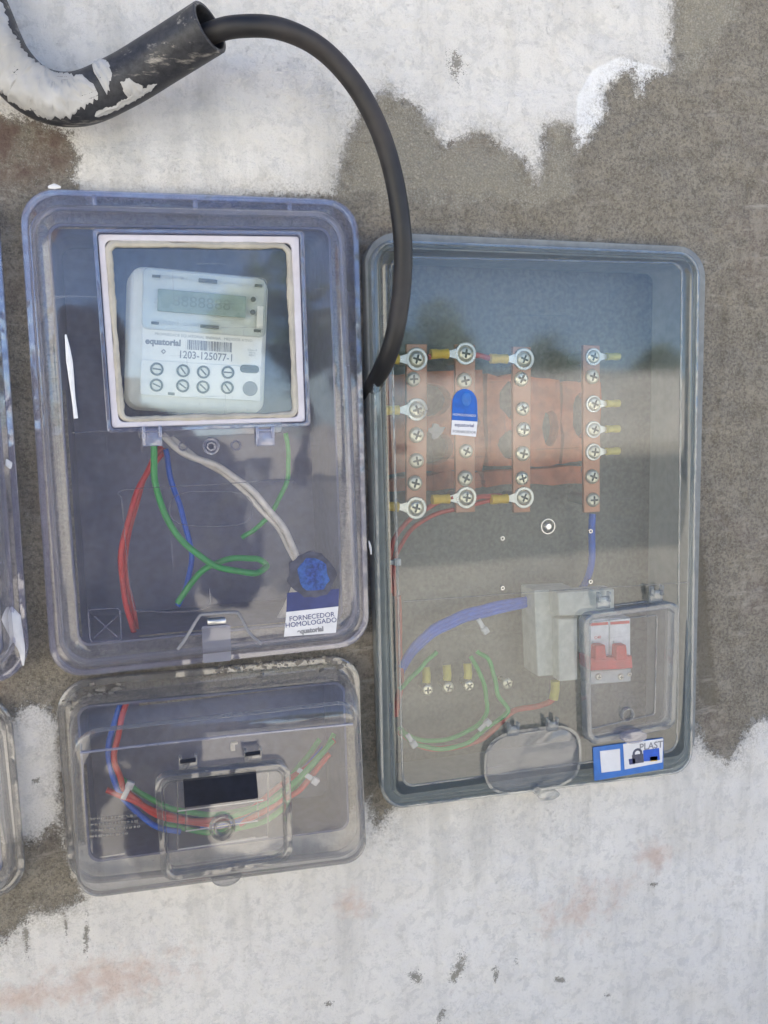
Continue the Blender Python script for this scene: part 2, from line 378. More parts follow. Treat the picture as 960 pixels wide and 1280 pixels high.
m, nt, N, L = mat('painted_render_wall'); me.materials.append(m); bs = N['Principled BSDF']
def A(n):
    x = N.new('ShaderNodeAttribute'); x.attribute_name = n; return x.outputs['Fac']
geo = N.new('ShaderNodeNewGeometry')
n_big = noise(nt, 9, 5, .6); n_mid = noise(nt, 45, 6, .65); n_fine = noise(nt, 320, 5, .7); n_gr = noise(nt, 900, 3, .7)
mp = N.new('ShaderNodeMapping'); mp.inputs['Scale'].default_value = (30, 30, 5); L.new(geo.outputs['Position'], mp.inputs['Vector'])
n_str = noise(nt, 1, 5, .6, mp.outputs[0])
n_e2 = noise(nt, 130, 7, .75)
n_edge = val(nt, 'ADD', val(nt, 'MULTIPLY', val(nt, 'SUBTRACT', n_e2, .5), 1.1), val(nt, 'MULTIPLY', val(nt, 'SUBTRACT', n_gr, .5), .9))
cem = ramp(nt, val(nt, 'ADD', A('cement'), n_edge), -.10, .12)
# cement colour
cc = mixc(nt, ramp(nt, n_mid, .3, .7), (.235, .21, .165), (.35, .315, .25))
cc = mixc(nt, ramp(nt, n_fine, .42, .62, 0, .65), cc, (.105, .095, .08))
cc = mixc(nt, ramp(nt, n_gr, .52, .66, 0, .75), cc, (.42, .39, .34))
cc = mixc(nt, ramp(nt, A('smooth'), .0, .5, 0, .7), cc, (.19, .17, .13))
cc = mixc(nt, val(nt, 'MULTIPLY', ramp(nt, A('brown'), .0, .6), ramp(nt, n_mid, .35, .6)), cc, (.15, .105, .085))
cc = mixc(nt, ramp(nt, n_big, .52, .66, 0, .35), cc, (.17, .125, .11))
n_w = noise(nt, 520, 6, .8)
spk = val(nt, 'MULTIPLY', ramp(nt, val(nt, 'ADD', A('worn'), val(nt, 'MULTIPLY', val(nt, 'SUBTRACT', n_mid, .5), 2.0)), -.3, .6), ramp(nt, n_w, .46, .58))
cc = mixc(nt, val(nt, 'MULTIPLY', spk, .95), cc, (.74, .70, .60))
cc = mixc(nt, val(nt, 'MULTIPLY', ramp(nt, n_mid, .66, .72), ramp(nt, n_fine, .45, .55, 0, .35)), cc, (.6, .59, .55))
# paint colour
pc = mixc(nt, ramp(nt, n_big, .3, .7), (.77, .74, .685), (.86, .832, .775))
pc = mixc(nt, ramp(nt, n_str, .48, .68, 0, .45), pc, (.56, .54, .49))
pc = mixc(nt, ramp(nt, noise(nt, 4.5, 5, .6), .52, .70, 0, .45), pc, (.60, .54, .46))
pc = mixc(nt, ramp(nt, n_mid, .55, .75, 0, .35), pc, (.52, .51, .47))
n_p1 = noise(nt, 190, 8, .8, dist=.2); n_p2 = noise(nt, 16, 5, .7)
pits = val(nt, 'MULTIPLY', ramp(nt, n_p1, .55, .66), ramp(nt, n_p2, .38, .60))
pc = mixc(nt, val(nt, 'MULTIPLY', pits, .32), pc, (.42, .39, .34))  # darker pit colour stands in for dirt and for relief shade
n_c = noise(nt, 70, 8, .78, dist=.3)
pc = mixc(nt, ramp(nt, n_c, .50, .42, 0, .32), pc, (.50, .49, .46))
pc = mixc(nt, ramp(nt, n_gr, .52, .75, 0, .3), pc, (.50, .49, .46))
pc = mixc(nt, val(nt, 'MULTIPLY', ramp(nt, n_fine, .62, .72), ramp(nt, n_mid, .45, .7, 0, .65)), pc, (.33, .31, .27))
pc = mixc(nt, val(nt, 'MULTIPLY', ramp(nt, val(nt, 'ADD', A('rust'), val(nt, 'MULTIPLY', val(nt, 'SUBTRACT', n_mid, .5), 3.0)), 0, 1.2), .55), pc, (.62, .42, .32))
spf = ramp(nt, val(nt, 'ADD', A('spots'), val(nt, 'MULTIPLY', n_edge, 3.4)), .25, .5, 0, .8)
pc = mixc(nt, spf, pc, (.19, .175, .14))
pc = mixc(nt, ramp(nt, A('fresh'), 0, .15), pc, (.93, .92, .89))
thin = val(nt, 'MULTIPLY', ramp(nt, val(nt, 'ADD', A('cement'), val(nt, 'MULTIPLY', val(nt, 'SUBTRACT', n_mid, .5), 1.6)), -.9, .1), ramp(nt, n_w, .42, .62, 0, .7))
pc = mixc(nt, thin, pc, (.40, .37, .31))
cc = mixc(nt, ramp(nt, val(nt, 'ADD', A('worn'), val(nt, 'MULTIPLY', val(nt, 'SUBTRACT', n_mid, .5), 1.5)), -.2, .6, 0, .62), cc, (.47, .43, .34))
smr = ramp(nt, val(nt, 'MULTIPLY', n_big, n_c), .285, .36, 0, .45)
cc = mixc(nt, smr, cc, (.44, .40, .33))
mpt = N.new('ShaderNodeMapping'); L.new(geo.outputs['Position'], mpt.inputs['Vector']); mpt.inputs['Rotation'].default_value = (0, .75, 0); mpt.inputs['Scale'].default_value = (14, 14, 90)
n_tr = noise(nt, 1, 6, .7, mpt.outputs[0])
cc = mixc(nt, val(nt, 'MULTIPLY', ramp(nt, n_tr, .55, .66, 0, .55), ramp(nt, n_big, .42, .6)), cc, (.50, .46, .39))
cc = mixc(nt, val(nt, 'MULTIPLY', ramp(nt, n_tr, .42, .34, 0, .5), ramp(nt, n_fine, .4, .6)), cc, (.13, .115, .095))
col = mixc(nt, cem, pc, cc); L.new(col, bs.inputs['Base Color'])
bs.inputs['Roughness'].default_value = .85; bs.inputs['Specular IOR Level'].default_value = .3
hh = val(nt, 'ADD', val(nt, 'MULTIPLY', cem, -1.0), val(nt, 'MULTIPLY', spk, .8))
hh = val(nt, 'SUBTRACT', hh, val(nt, 'MULTIPLY', val(nt, 'MULTIPLY', pits, val(nt, 'SUBTRACT', 1.0, cem)), .22))
b1 = bump(nt, hh, .9, .0013)
b2 = bump(nt, n_mid, .6, .007, bump(nt, n_c, .7, .0035, b1))
b3n = N.new('ShaderNodeBump'); L.new(val(nt, 'MULTIPLY_ADD', cem, .5, .4), b3n.inputs['Strength']); b3n.inputs['Distance'].default_value = .0018
L.new(n_fine, b3n.inputs['Height']); L.new(b2, b3n.inputs['Normal'])
b4 = bump(nt, n_gr, .25, .0006, bump(nt, n_tr, .5, .003, b3n.outputs[0])); L.new(b4, bs.inputs['Normal'])

# niche behind the clear terminal box: rough mortar and the hollow bricks it was cut into
def patch(q, y, n, amp, name, mt, parent, seed):
    bm = bmesh.new(); r = np.random.default_rng(seed); V = []
    for j in range(n+1):
        row = []
        for i in range(n+1):
            s, t = i/n, j/n
            p = (q[0]*(1-s)+q[1]*s)*(1-t)+(q[3]*(1-s)+q[2]*s)*t
            row.append(bm.verts.new((p.x, y+r.normal()*amp, p.z)))
        V.append(row)
    for j in range(n):
        for i in range(n): bm.faces.new((V[j][i], V[j][i+1], V[j+1][i+1], V[j+1][i]))
    return obj(name, bm, mt, parent)
def in_px(px, d, y): return inset(quad(px, y), d)
wall.location = (0, 0, 0)
patch(in_px(QR, .002, .078), .078, 26, .0022, 'niche_back', M_CEM, wall, 3)

def holed(q, holes, y0, y1, jag, seed):
    """a broken slab of hollow brick: outline polygon and rounded cell holes cut right through"""
    r = np.random.default_rng(seed); bm = bmesh.new()
    sh = []
    def closed_loop(pts):
        vs = [bm.verts.new((x, y0, z)) for x, z in pts]; return [bm.edges.new((vs[i], vs[(i+1) % len(vs)])) for i in range(len(vs))]
    pts = []
    for i in range(4):
        a, b = q[i], q[(i+1) % 4]
        for k in range(6):
            p = a.lerp(b, k/6); pts.append((p.x+r.normal()*jag, p.z+r.normal()*jag))
    es = closed_loop(pts)
    for cx, cz, rx, rz in holes:
        es += closed_loop([(cx+rx*math.cos(t*math.pi/7)*(1+r.normal()*.07), cz+rz*math.sin(t*math.pi/7)*(1+r.normal()*.07)) for t in range(14)])
    bmesh.ops.triangle_fill(bm, edges=es, use_beauty=True)
    res = bmesh.ops.extrude_face_region(bm, geom=bm.faces[:])
    bmesh.ops.translate(bm, vec=(0, y1-y0, 0), verts=[v for v in res['geom'] if isinstance(v, bmesh.types.BMVert)])
    return bm
def br(px, hp, y=.078, seed=0):
    q = quad(px, y); hs = []
    for (u, v, ru, rv) in hp:
        c = P(u, v, y); k = (P(u+1, v, y)-c).length; hs.append((c.x, c.z, ru*k, rv*k))
    obj('brick', holed(q, hs, y, .0775, .0012, seed), M_CLAY, wall, smooth=False)
br([(476, 468), (604, 462), (606, 586), (482, 592)], [(540, 500, 24, 20), (540, 560, 28, 20), (590, 528, 10, 14)], .056, 1)
br([(609, 466), (700, 474), (700, 580), (611, 584)], [(640, 500, 16, 22), (642, 556, 18, 18), (688, 535, 10, 22)], .058, 2)
br([(484, 598), (600, 590), (602, 610), (486, 616)], [], .057, 3)
br([(605, 590), (728, 584), (730, 602), (607, 608)], [], .059, 4)
br([(704, 476), (752, 480), (750, 574), (704, 578)], [(728, 520, 12, 26)], .062, 5)

# ------------------------------------------------------------------ moulded boxes
def tray(root, q_px, y_rim, depth, rim, r, m_body, m_back=None, m_flange=None, with_back=True, cav=None):
    """the recessed back of a box: rim on the wall, four sides and a bottom, all with thickness"""
    qo = quad(q_px, y_rim); qi = quad(cav, y_rim) if cav else inset(qo, rim)
    bm = bmesh.new()
    obj('flange', ring(qo, inset(qi, -.0005), r, .010, y_rim, .004), m_flange or m_body, root)
    L_ = [rloop(at_y(inset(qi, -.0004), .003), .010), rloop(at_y(inset(qi, -.0004), y_rim-.0006), .010), rloop(at_y(inset(qi, .0014), y_rim-.0006), .010), rloop(at_y(inset(qi, .0016), .004), .010),
          rloop(at_y(inset(qi, .005), depth), .010)]
    loft(bm, L_, False, with_back)
    return obj('body', bm, m_body, root)
def cover_bm(flange, fr, y_back, y_fl, sh0, sh1, r0, r1, y1, hole=None, hr=.004, steps=5):
    """a vacuum-formed looking cover: lip, flange, rounded shoulder, flat front, with an optional opening in the front"""
    bm = bmesh.new(); fo = flange; e = .0012
    Ls = [rloop(at_y(fo, y_back), fr), rloop(at_y(fo, y_fl+e), fr), rloop(at_y(inset(fo, e*.35), y_fl+e*.3), fr), rloop(at_y(inset(fo, e), y_fl), fr)]
    Ls += [rloop(at_y(inset(sh0, -.0018), y_fl), r0+.001), rloop(at_y(inset(sh0, -.0004), y_fl-.0006), r0)]
    for i in range(1, steps+2):
        t = i/(steps+1); a = t*math.pi/2
        # side rises first, then rolls over into the front
        sy = math.sin(a)**.8; sx = (1-math.cos(a))**1.25
        q = [sh0[k].lerp(sh1[k], sx) for k in range(4)]
        Ls.append(rloop(at_y(q, y_fl-.0006+(y1-y_fl+.0006)*sy), r0+(r1-r0)*sx))
    Ls.append(rloop(at_y(inset(sh1, .0012), y1), r1-.0005))
    if hole:
        Ls += [rloop(at_y(inset(hole, -.0022), y1), hr+.001), rloop(at_y(inset(hole, -.0008), y1), hr), rloop(at_y(hole, y1+.0008), hr), rloop(at_y(hole, y1+.004), hr)]
        loft(bm, Ls)
    else: loft(bm, Ls, False, True)
    return bm
def bead(name, pts, r, m_, root, closed=False, n=6):
    bm = bmesh.new(); pts = [Vector(p) for p in pts]
    if closed: pts = pts+[pts[0], pts[1]]
    tube(bm, pts, r, n); return obj(name, bm, m_, root)
def text(s, size, loc, m_, parent, tilt=0.0, name='lettering', align='CENTER', ext=.00008, sx=1.0, bold=0.0):
    cu = bpy.data.curves.new(name, 'FONT'); cu.body = s; cu.size = size; cu.align_x = align; cu.align_y = 'CENTER'; cu.extrude = ext; cu.offset = bold
    cu.materials.append(m_); cu.resolution_u = 3
    tmp = link(bpy.data.objects.new('outline', cu)); bpy.context.view_layer.update()
    me = bpy.data.meshes.new_from_object(tmp); bpy.data.objects.remove(tmp); bpy.data.curves.remove(cu); me.name = name
    o = link(bpy.data.objects.new(name, me)); o.rotation_euler = (math.pi/2, tilt, 0); o.scale = (sx, 1, 1)
    base = Vector((0, 0, 0))
    if parent is not None:
        o.parent = parent
        if parent.rotation_euler.y == 0:
            base = parent.location if parent.parent is None else parent.location+parent.parent.location
    o.location = Vector(loc)-base
    return o
def wire(name, pts, r, m_, label, cat='wire', group=None, n=10, k=8):
    wp = smooth_path([P(*p) for p in pts], k); rw = random.Random(len(pts)*17+int(pts[0][0])); ph = rw.random()*6
    wp = [p+Vector((math.sin(i*.55+ph)*.0004, math.sin(i*.4+ph*2)*.0004, math.cos(i*.7+ph)*.0004)) for i, p in enumerate(wp)]
    bm = bmesh.new(); tube(bm, wp, r*.88, n)
    o = obj(name, bm, m_); tag(o, label, cat, group); return o
def hinge(root, u, v, y, w, h_, m_):
    c = P(u, v, y); bm = bmesh.new()
    box(bm, (c.x, y, c.z-h_*.15), (w, .004, h_*.7), .0006)
    for s in (-1, 1): box(bm, (c.x+s*w*.42, y-.001, c.z+h_*.2), (w*.16, .006, h_*.6), .0005)
    o = obj('hinge', bm, m_, root)
    b2_ = bmesh.new(); tube(b2_, [Vector((c.x-w*.5, y-.0015, c.z+h_*.28)), Vector((c.x+w*.5, y-.0015, c.z+h_*.28))], .0014, 10)
    obj('hinge_pin', b2_, m_, o)
    return o

# ---- left meter box
def meter_box(QF, loc, label, sh0p, sh1p, win, winin, full=True, cav=None):
    root = thing('meter_box', loc, label, 'meter box')
    tray(root, QF, -.004, .085, .020, .03, M_BODY, m_flange=M_LAV_RIM, cav=cav)
    fo = quad(QF, -.014)
    hole = quad(win, -.052)
    cv = obj('cover', cover_bm(fo, .028, -.005, -.014, quad(sh0p, -.014), quad(sh1p, -.052), .024, .018, -.052, hole, .004), M_LAV, root)
    # thick bead that runs round the flange
    obj('rim', ring(inset(fo, -.0004), inset(fo, .0045), .028, .025, -.0165, -.0145), M_LAV_RIM, root)
    q0 = quad(sh0p, -.0165)
    obj('inner_rim', ring(inset(q0, -.002), inset(q0, .002), .025, .023, -.0185, -.0145), M_LAV_RIM, root)
    return root, hole
mb, hole = meter_box(QL, P(262, 820, 0), 'clear lavender box holding the white electricity meter and looped wires',
                     [(37, 259), (425, 268), (446, 790), (79, 831)], [(62, 286), (411, 291), (429, 784), (98, 816)],
                     [(121, 292), (374, 295), (382, 528), (139, 536)], None, cav=CAVL)
# ribs across the top flange
bm = bmesh.new()
for u, w_ in ((117, 1), (243, 1), (361, 1)):
    bm = bmesh.new(); a_ = P(u, 240+(u-60)*.035, -.0185); b_ = P(u+2, 262+(u-60)*.028, -.0185)
    c = (a_+b_)/2; box(bm, c, (.0035, .005, (a_-b_).length*.85), .0008); obj('rib', bm, M_LAV_RIM, mb)
wq = quad([(121, 292), (374, 295), (382, 528), (139, 536)], -.052)
wi = quad([(133, 303), (362, 306), (371, 520), (150, 526)], -.052)
wf = obj('window_frame', ring(inset(wq, -.003), wq, .003, .003, -.058, -.0525, 3), M_LAV_RIM, mb)
gk = obj('gasket', ring(inset(wq, .0008), inset(wi, -.001), .0025, .004, -.0545, -.050, 4), M_GASK, mb)
# squeezed-out sealant bead, uneven inside the gasket
wi2 = inset(wi, .0005); pts = rloop(at_y(wi2, -.0525), .007, 5); fine = []
for i in range(len(pts)):
    a_, b_ = pts[i], pts[(i+1) % len(pts)]; nn = max(1, int((b_-a_).length/.004))
    fine += [a_.lerp(b_, k/nn) for k in range(nn)]
cen = sum(fine, Vector())/len(fine)
fine = [p+(cen-p).normalized()*(.0003+.0007*random.random()**2) for p in fine]
bm = bmesh.new(); tube(bm, fine+fine[:2], lambda t: .0026+.0004*math.sin(t*41)+.0003*math.sin(t*97), 8); obj('sealant', bm, M_SEAL, mb)
obj('window_pane', plate(inset(wi, .0002), .006, -.0515, -.0505, 4), M_PANE, mb)
for u in (190, 331): hinge(mb, u, 545, -.055, .015, .016, M_TAB)
hq = quad([(173, 533), (352, 527), (352, 541), (173, 548)], -.0525); obj('hinge_rail', plate(hq, .002, -.0545, -.0522, 3), M_LAV, mb)
for u, v, r_ in ((264, 558, .0068), (229, 558, .0036), (295, 557, .0042)):
    c = P(u, v, -.0535); bm = bmesh.new(); torus_y(bm, c, r_*.85, r_*.18, -.0550, -.0515)
    if u == 264: torus_y(bm, c, r_*.45, r_*.14, -.0560, -.0515, 20)
    obj('moulded_boss', bm, M_LAV_RIM, mb)
for px, cl in (([(152, 622), (158, 612), (260, 606), (358, 600), (366, 606)], 0), ([(152, 622), (158, 690), (166, 752), (180, 764), (255, 761), (262, 735)], 0),
               ([(90, 541), (130, 539), (172, 536)], 0)):
    bead('moulded_line', smooth_path([P(u, v, -.0523) for u, v in px], 8), .00045, M_LAV, mb)
ov = []
for k in range(24):
    t = 2*math.pi*k/24; ov.append(P(264+52*math.copysign(abs(math.cos(t))**.6, math.cos(t)), 636+22*math.copysign(abs(math.sin(t))**.7, math.sin(t)), -.0523))
bead('moulded_line', ov, .0004, M_LAV, mb, True)
# latch recess and tab at the bottom
bead('latch_edge', smooth_path([P(u, v, -.053) for u, v in ((222, 812), (233, 797), (248, 772), (256, 768), (292, 766), (299, 769), (312, 792), (327, 805))], 3), .0013, M_INK, mb)
lq = [P(252, 783, -.054), P(288, 781, -.054), P(289, 826, -.020), P(254, 829, -.020)]
bm = bmesh.new(); loft(bm, [rloop([p+Vector((0, .0018, 0)) for p in lq], .002, 3), rloop(lq, .002, 3)], True, True); lt = obj('latch', bm, M_TAB, mb)
bm = bmesh.new(); c = P(271, 777, -.055); box(bm, c, (.015, .004, .004), .0008); obj('latch_pin', bm, M_TIN, lt)
# small recycling mark moulded low on the left
tq = quad([(110, 762), (150, 760), (152, 800), (113, 803)], -.0523); bead('moulded_mark', rloop(tq, .003, 3), .0005, M_LAV_RIM, mb, True)
bead('moulded_mark', [P(118, 770, -.0523), P(146, 796, -.0523)], .0005, M_LAV_RIM, mb); bead('moulded_mark', [P(146, 770, -.0523), P(118, 797, -.0523)], .0005, M_LAV_RIM, mb)
# paint streaks
def streak(px, ws, y, root, m_=M_DRIP):
    bm = bmesh.new(); path = smooth_path([P(u, v, y) for u, v in px], 6)
    tube(bm, path, lambda t: ws[min(int(t*(len(ws)-1)), len(ws)-2)]*(1-(t*(len(ws)-1) % 1))+ws[min(int(t*(len(ws)-1))+1, len(ws)-1)]*(t*(len(ws)-1) % 1) if t < 1 else ws[-1], 8, sq=.35)
    return obj('paint_streak', bm, m_, root)
streak([(82, 418), (85, 438), (88, 462), (91, 490), (95, 523)], [.0006, .0016, .0024, .0020, .0014, .0016], -.0545, mb)
streak([(60, 234), (68, 233), (76, 234)], [.0008, .0022, .0006], -.017, mb)
streak([(461, 676), (463, 684), (464, 693)], [.0005, .0012, .0005], -.0170, mb)
# torn certification label
st = obj('label', plate(quad([(358, 765), (423, 758), (420, 791), (355, 796)], -.0529), .0003, -.0529, -.0523, 2, .0001), M_WHITE, mb)
obj('label_band', plate(quad([(359, 741), (424, 736), (423, 758), (358, 765)], -.0528), .0003, -.0528, -.0523, 2, .0001), M_NAVYL, st)
def ragged(cx, cy, ru, rv, y, seed, amp=.12, n=30, th=.0004):
    r = np.random.default_rng(seed); pts = []
    for k in range(n):
        t = -2*math.pi*k/n; q = 1+(r.random()-.6)*amp*(3 if r.random() < .15 else 1)
        pts.append(P(cx+ru*math.cos(t)*q, cy+rv*math.sin(t)*q, y))
    bm = bmesh.new(); loft(bm, [[p+Vector((0, th, 0)) for p in pts], pts], True, True); return bm
obj('torn_seal', ragged(391, 719, 30, 29, -.0531, 5, .14, 26, .0002), M_FOIL, st, smooth=False)
obj('seal_centre', ragged(391, 718, 19, 22, -.0533, 8, .16, 22, .0002), plain('mottled_blue', (.02, .05, .22), .4, var=.6, scale=300, dirt=(.1, .25, .6)), st, smooth=False)
sl = -.02
c = P(390, 771, -.0531); text('FORNECEDOR', .0060, c, M_NAVYL, mb, sl)
c = P(389, 778.5, -.0531); text('HOMOLOGADO', .0060, c, M_NAVYL, mb, sl)
c = P(388, 788, -.0531); text('equatorial', .0056, c, M_INK, mb, sl, bold=.0003)

# ---- the meter (hung a little crooked)
TILT = math.radians(4.6); YM = -.020
mc = P(249, 425, YM); mt = thing('electricity_meter', mc, 'off-white electricity meter with a grey display, hung crooked behind the square window', 'electricity meter', tilt=TILT)
ct, sn = math.cos(TILT), math.sin(TILT)
def ML(u, v, y=YM):
    w = P(u, v, y)-mc; return Vector((w.x*ct-w.z*sn, w.y, w.x*sn+w.z*ct))
def lq(x0, z0, x1, z1, y=0): return [Vector((x0, y, z1)), Vector((x1, y, z1)), Vector((x1, y, z0)), Vector((x0, y, z0))]
def mp_(u0, v0, u1, v1, dy=0):
    a_ = ML(u0, v0, YM+dy); b_ = ML(u1, v1, YM+dy); return lq(min(a_.x, b_.x), min(a_.z, b_.z), max(a_.x, b_.x), max(a_.z, b_.z))
hw = .0565
bm = bmesh.new(); q0 = lq(-hw, -.0585, hw, .056)
loft(bm, [rloop(at_y(inset(q0, -.002), .05), .012), rloop(at_y(q0, .008), .011), rloop(at_y(inset(q0, .001), .003), .010), rloop(at_y(inset(q0, .0035), .0005), .009), rloop(at_y(inset(q0, .006), 0), .008)], True, True)
obj('case', bm, M_METER, mt, local=True)
obj('face_plate', plate(lq(-.046, -.0475, .0525, .0535), .003, -.0016, .0005, 4), M_METER2, mt, local=True)
obj('display_cover', plate(lq(-.0465, .0055, .0540, .0545), .005, -.0062, -.0017, 5, .0012), M_METER3, mt, local=True)
obj('terminal_cover', plate(lq(-.0465, -.0478, .0520, -.019), .0015, -.0032, -.0012, 3, .0006), M_METER2, mt, local=True)
dz = .029
lcd = obj('display', plate(lq(-.0345, dz-.0088, .0365, dz+.0088), .0008, -.0075, -.0060, 3, .0004), M_LCD, mt, local=True)
text('8888888', .0125, Vector((.0005, -.0077, dz)), M_LCDD, mt, sx=1.08)
for x, z, w_, h_ in ((-.036, .0475, .0065, .0022), (.0465, .0475, .0062, .0022), (.005, .0475, .0150, .0032), (-.036, .0105, .0060, .0022), (.0075, .0108, .0150, .0028), (.0468, .0105, .0058, .0022), (-.0215, -.0455, .0055, .0022)):
    bm = bmesh.new(); box(bm, (x, -.0068 if z > 0 else -.0036, z), (w_, .0012, h_), .0002); obj('slot', bm, M_DARK, mt, local=True)
for z in (.036, .0255):
    bm = bmesh.new(); cyl(bm, (.0425, 0, z), .0021, -.0078, -.0060, 14); obj('indicator', bm, M_DARK, mt, local=True)
bm = bmesh.new(); box(bm, (.0487, -.0066, .022), (.0052, .0010, .018), .0002); obj('slot', bm, M_METER, mt, local=True)
text('SENTRON SM 411', .0034, Vector((-.0215, -.0066, .0478)), M_INKL, mt, bold=.00006)
text('240 V  60 Hz  15 (100) A', .0025, Vector((.0270, -.0066, .0475)), M_INKL, mt)
text('ELO 2113   D  kWh', .0042, Vector((-.0170, -.0066, .0112)), M_INKL, mt, bold=.00005)
text('PROPRIEDADE EQUATORIAL ENERGIA   MEDIDOR ATIVO', .0031, Vector((.004, -.0019, .0022)), M_INKL, mt)
text('equatorial', .0070, Vector((-.0290, -.0019, -.0040)), M_INK, mt, bold=.0003)
text('1203-125077-1', .0086, Vector((.0060, -.0019, -.0132)), M_INK, mt, sx=.86, bold=.00012)
text('Classe B\n60 Hz\nABNT', .0022, Vector((.0440, -.0019, -.0075)), M_INKL, mt)
bm = bmesh.new(); x = -.0095; r_ = np.random.default_rng(9)
while x < .0265:
    w_ = float(r_.choice([.0003, .0005, .0008])); box(bm, (x+w_/2, -.0018, -.0045), (w_, .0003, .0080)); x += w_+float(r_.choice([.0003, .0005, .0007]))
obj('barcode', bm, M_INK, mt, local=True)
bm = bmesh.new(); torus_y(bm, (-.0285, 0, -.0115), .0016, .0005, -.0020, -.0015, 4); obj('emblem', bm, M_INK, mt, local=True)
bm_s = bmesh.new()      # slotted terminal screw
torus_y(bm_s, (0, 0, 0), .0047, .0007, -.0010, .0006, 24); cyl(bm_s, (0, 0, 0), .0036, -.0004, .0006, 20)
me_ring = None
def slot_screw():
    bm = bmesh.new(); torus_y(bm, (0, 0, 0), .0046, .0008, -.0014, .0006, 24, 1); cyl(bm, (0, 0, 0), .0037, -.0004, .0006, 20, mi=0); box(bm, (0, -.0006, 0), (.0066, .0008, .0012), .0001, 1)
    return bm
first = obj('terminal_screw', slot_screw(), [M_METER, M_DARK], mt, local=True); bm_s.free()
spots_ = [(-.0335, -.0262, .1), (-.0335, -.0392, .4), (-.0125, -.0262, .9), (-.0125, -.0385, .6), (.0040, -.0262, .8), (.0040, -.0385, .7), (.0240, -.0252, 0), (.0240, -.0378, .9)]
for i, (x, z, a_) in enumerate(spots_):
    o = first if i == 0 else inst('terminal_screw', first.data, mt, (0, 0, 0))
    o.location = (x, -.0034, z); o.rotation_euler = (0, a_, 0)
obj('push_button', plate(lq(.0340, -.0245, .0500, -.0180), .0032, -.0040, -.0030, 6, .0003), M_DARK, mt, local=True)
bm = bmesh.new(); cyl(bm, (.0430, 0, -.0375), .0062, -.0040, -.0028, 28); obj('seal_plug', bm, M_INK, mt, local=True)

# wires in the meter box
GR1 = 'wires inside the meter box'
wire('red_wire', [(200, 560, .03), (193, 572, .02), (174, 610, .012), (160, 652, .008), (151, 702, .008), (157, 750, .012), (168, 795, .02)], .0029, M_RED, 'red wire bowing left of the green loop under the meter', 'wire')
wire('red_wire', [(206, 562, .034), (180, 600, .025), (165, 652, .020), (156, 702, .018), (164, 750, .022), (172, 792, .03)], .0026, M_RED, 'second thinner red wire close behind the bowed red one under the meter', 'wire')
wire('green_wire', [(192, 555, .0), (194, 600, .0), (207, 645, .0), (236, 684, .0), (275, 709, -.004), (318, 716, -.004), (333, 707, .002), (318, 698, .006), (283, 700, .01), (250, 716, .014), (222, 754, .02)], .0032, M_GREENW,
     'bright green wire that loops back on itself below the meter')
wire('blue_wire', [(207, 562, .03), (214, 600, .03), (227, 640, .03), (239, 690, .03), (234, 730, .03), (222, 757, .028)], .0028, M_BLUEW, 'short blue wire passing behind the green loop under the meter')
wire('white_wire', [(203, 544, -.004), (232, 568, -.004), (268, 581, -.002), (306, 606, -.002), (340, 641, -.001), (362, 674, .0), (373, 706, .003), (371, 735, .010), (352, 772, .02), (310, 798, .028)], .0033, M_WHITEW,
     'thick white wire curving from the left hinge down to the torn label')
wire('white_wire', [(214, 546, .002), (245, 572, .003), (285, 596, .003), (318, 628, .003), (348, 662, .004), (366, 696, .006), (372, 722, .012), (340, 782, .026), (285, 803, .03), (240, 800, .03), (212, 788, .03)], .0026, M_WHITEW,
     'thinner white wire behind the thick one, ending at the bottom left of its box')
wire('green_wire', [(357, 542, .02), (361, 575, .02), (357, 605, .02), (340, 640, .02), (318, 662, .02), (302, 672, .02)], .0025, M_GREENW, 'short dull green wire at the right side below the window')

# ---- two neighbouring boxes cut by the left edge of the frame
nb, _ = meter_box(QN1, P(-180, 870, 0), 'clear box cut off by the photo edge, white paint blotch on its rim', [(-400, 250), (-22, 262), (20, 828), (-360, 885)],
                  [(-385, 275), (-42, 288), (2, 808), (-345, 862)], [(-330, 300), (-110, 300), (-100, 520), (-320, 530)], None, False)
obj('window_pane', plate(quad([(-329, 301), (-111, 301), (-101, 519), (-319, 529)], -.0515), .004, -.0520, -.0510, 3), M_PANE, nb)
streak([(12, 758), (14, 772), (20, 792), (27, 812), (29, 832)], [.0015, .0075, .0055, .0026, .0006], -.0170, nb)
streak([(8, 574), (11, 580), (13, 586)], [.0004, .0028, .0006], -.0170, nb)

# ---- lower small box
def small_box(QF, sh0, sh1, loc, label, cav=None, opening=None):
    root = thing('breaker_box', loc, label, 'breaker box')
    tray(root, QF, -.003, .065, .018, .026, M_BODY, m_flange=M_CLR, cav=cav)
    fo = quad(QF, -.008)
    obj('cover', cover_bm(fo, .026, -.003, -.009, quad(sh0, -.010), quad(sh1, -.052), .022, .016, -.052, quad(opening, -.052) if opening else None, .009), M_CLR, root)
    obj('rim', ring(inset(fo, -.0004), inset(fo, .0050), .026, .023, -.0115, -.0088), M_CLR_RIM, root)
    return root
sb = small_box(QS, [(86, 872), (440, 834), (446, 1060), (95, 1100)], [(102, 940), (441, 904), (453, 1066), (110, 1110)], P(262, 1090, 0),
               'shallow clear breaker box with a small hinged door and black panel, below the meter', cav=CAVS, opening=[(199, 975), (354, 958), (357, 1064), (209, 1087)])
# front edge bead and lower skirt edge
fq = quad([(91, 914), (448, 874), (457, 1073), (97, 1121)], -.040); obj('skirt', ring(fq, inset(fq, .0016), .020, .019, -.0455, -.0385), M_CLR_RIM, sb)
bead('front_ridge', [P(u, v, -.0525) for u, v in ((100, 941), (180, 932), (300, 919), (441, 905))], .0011, M_TAB, sb)
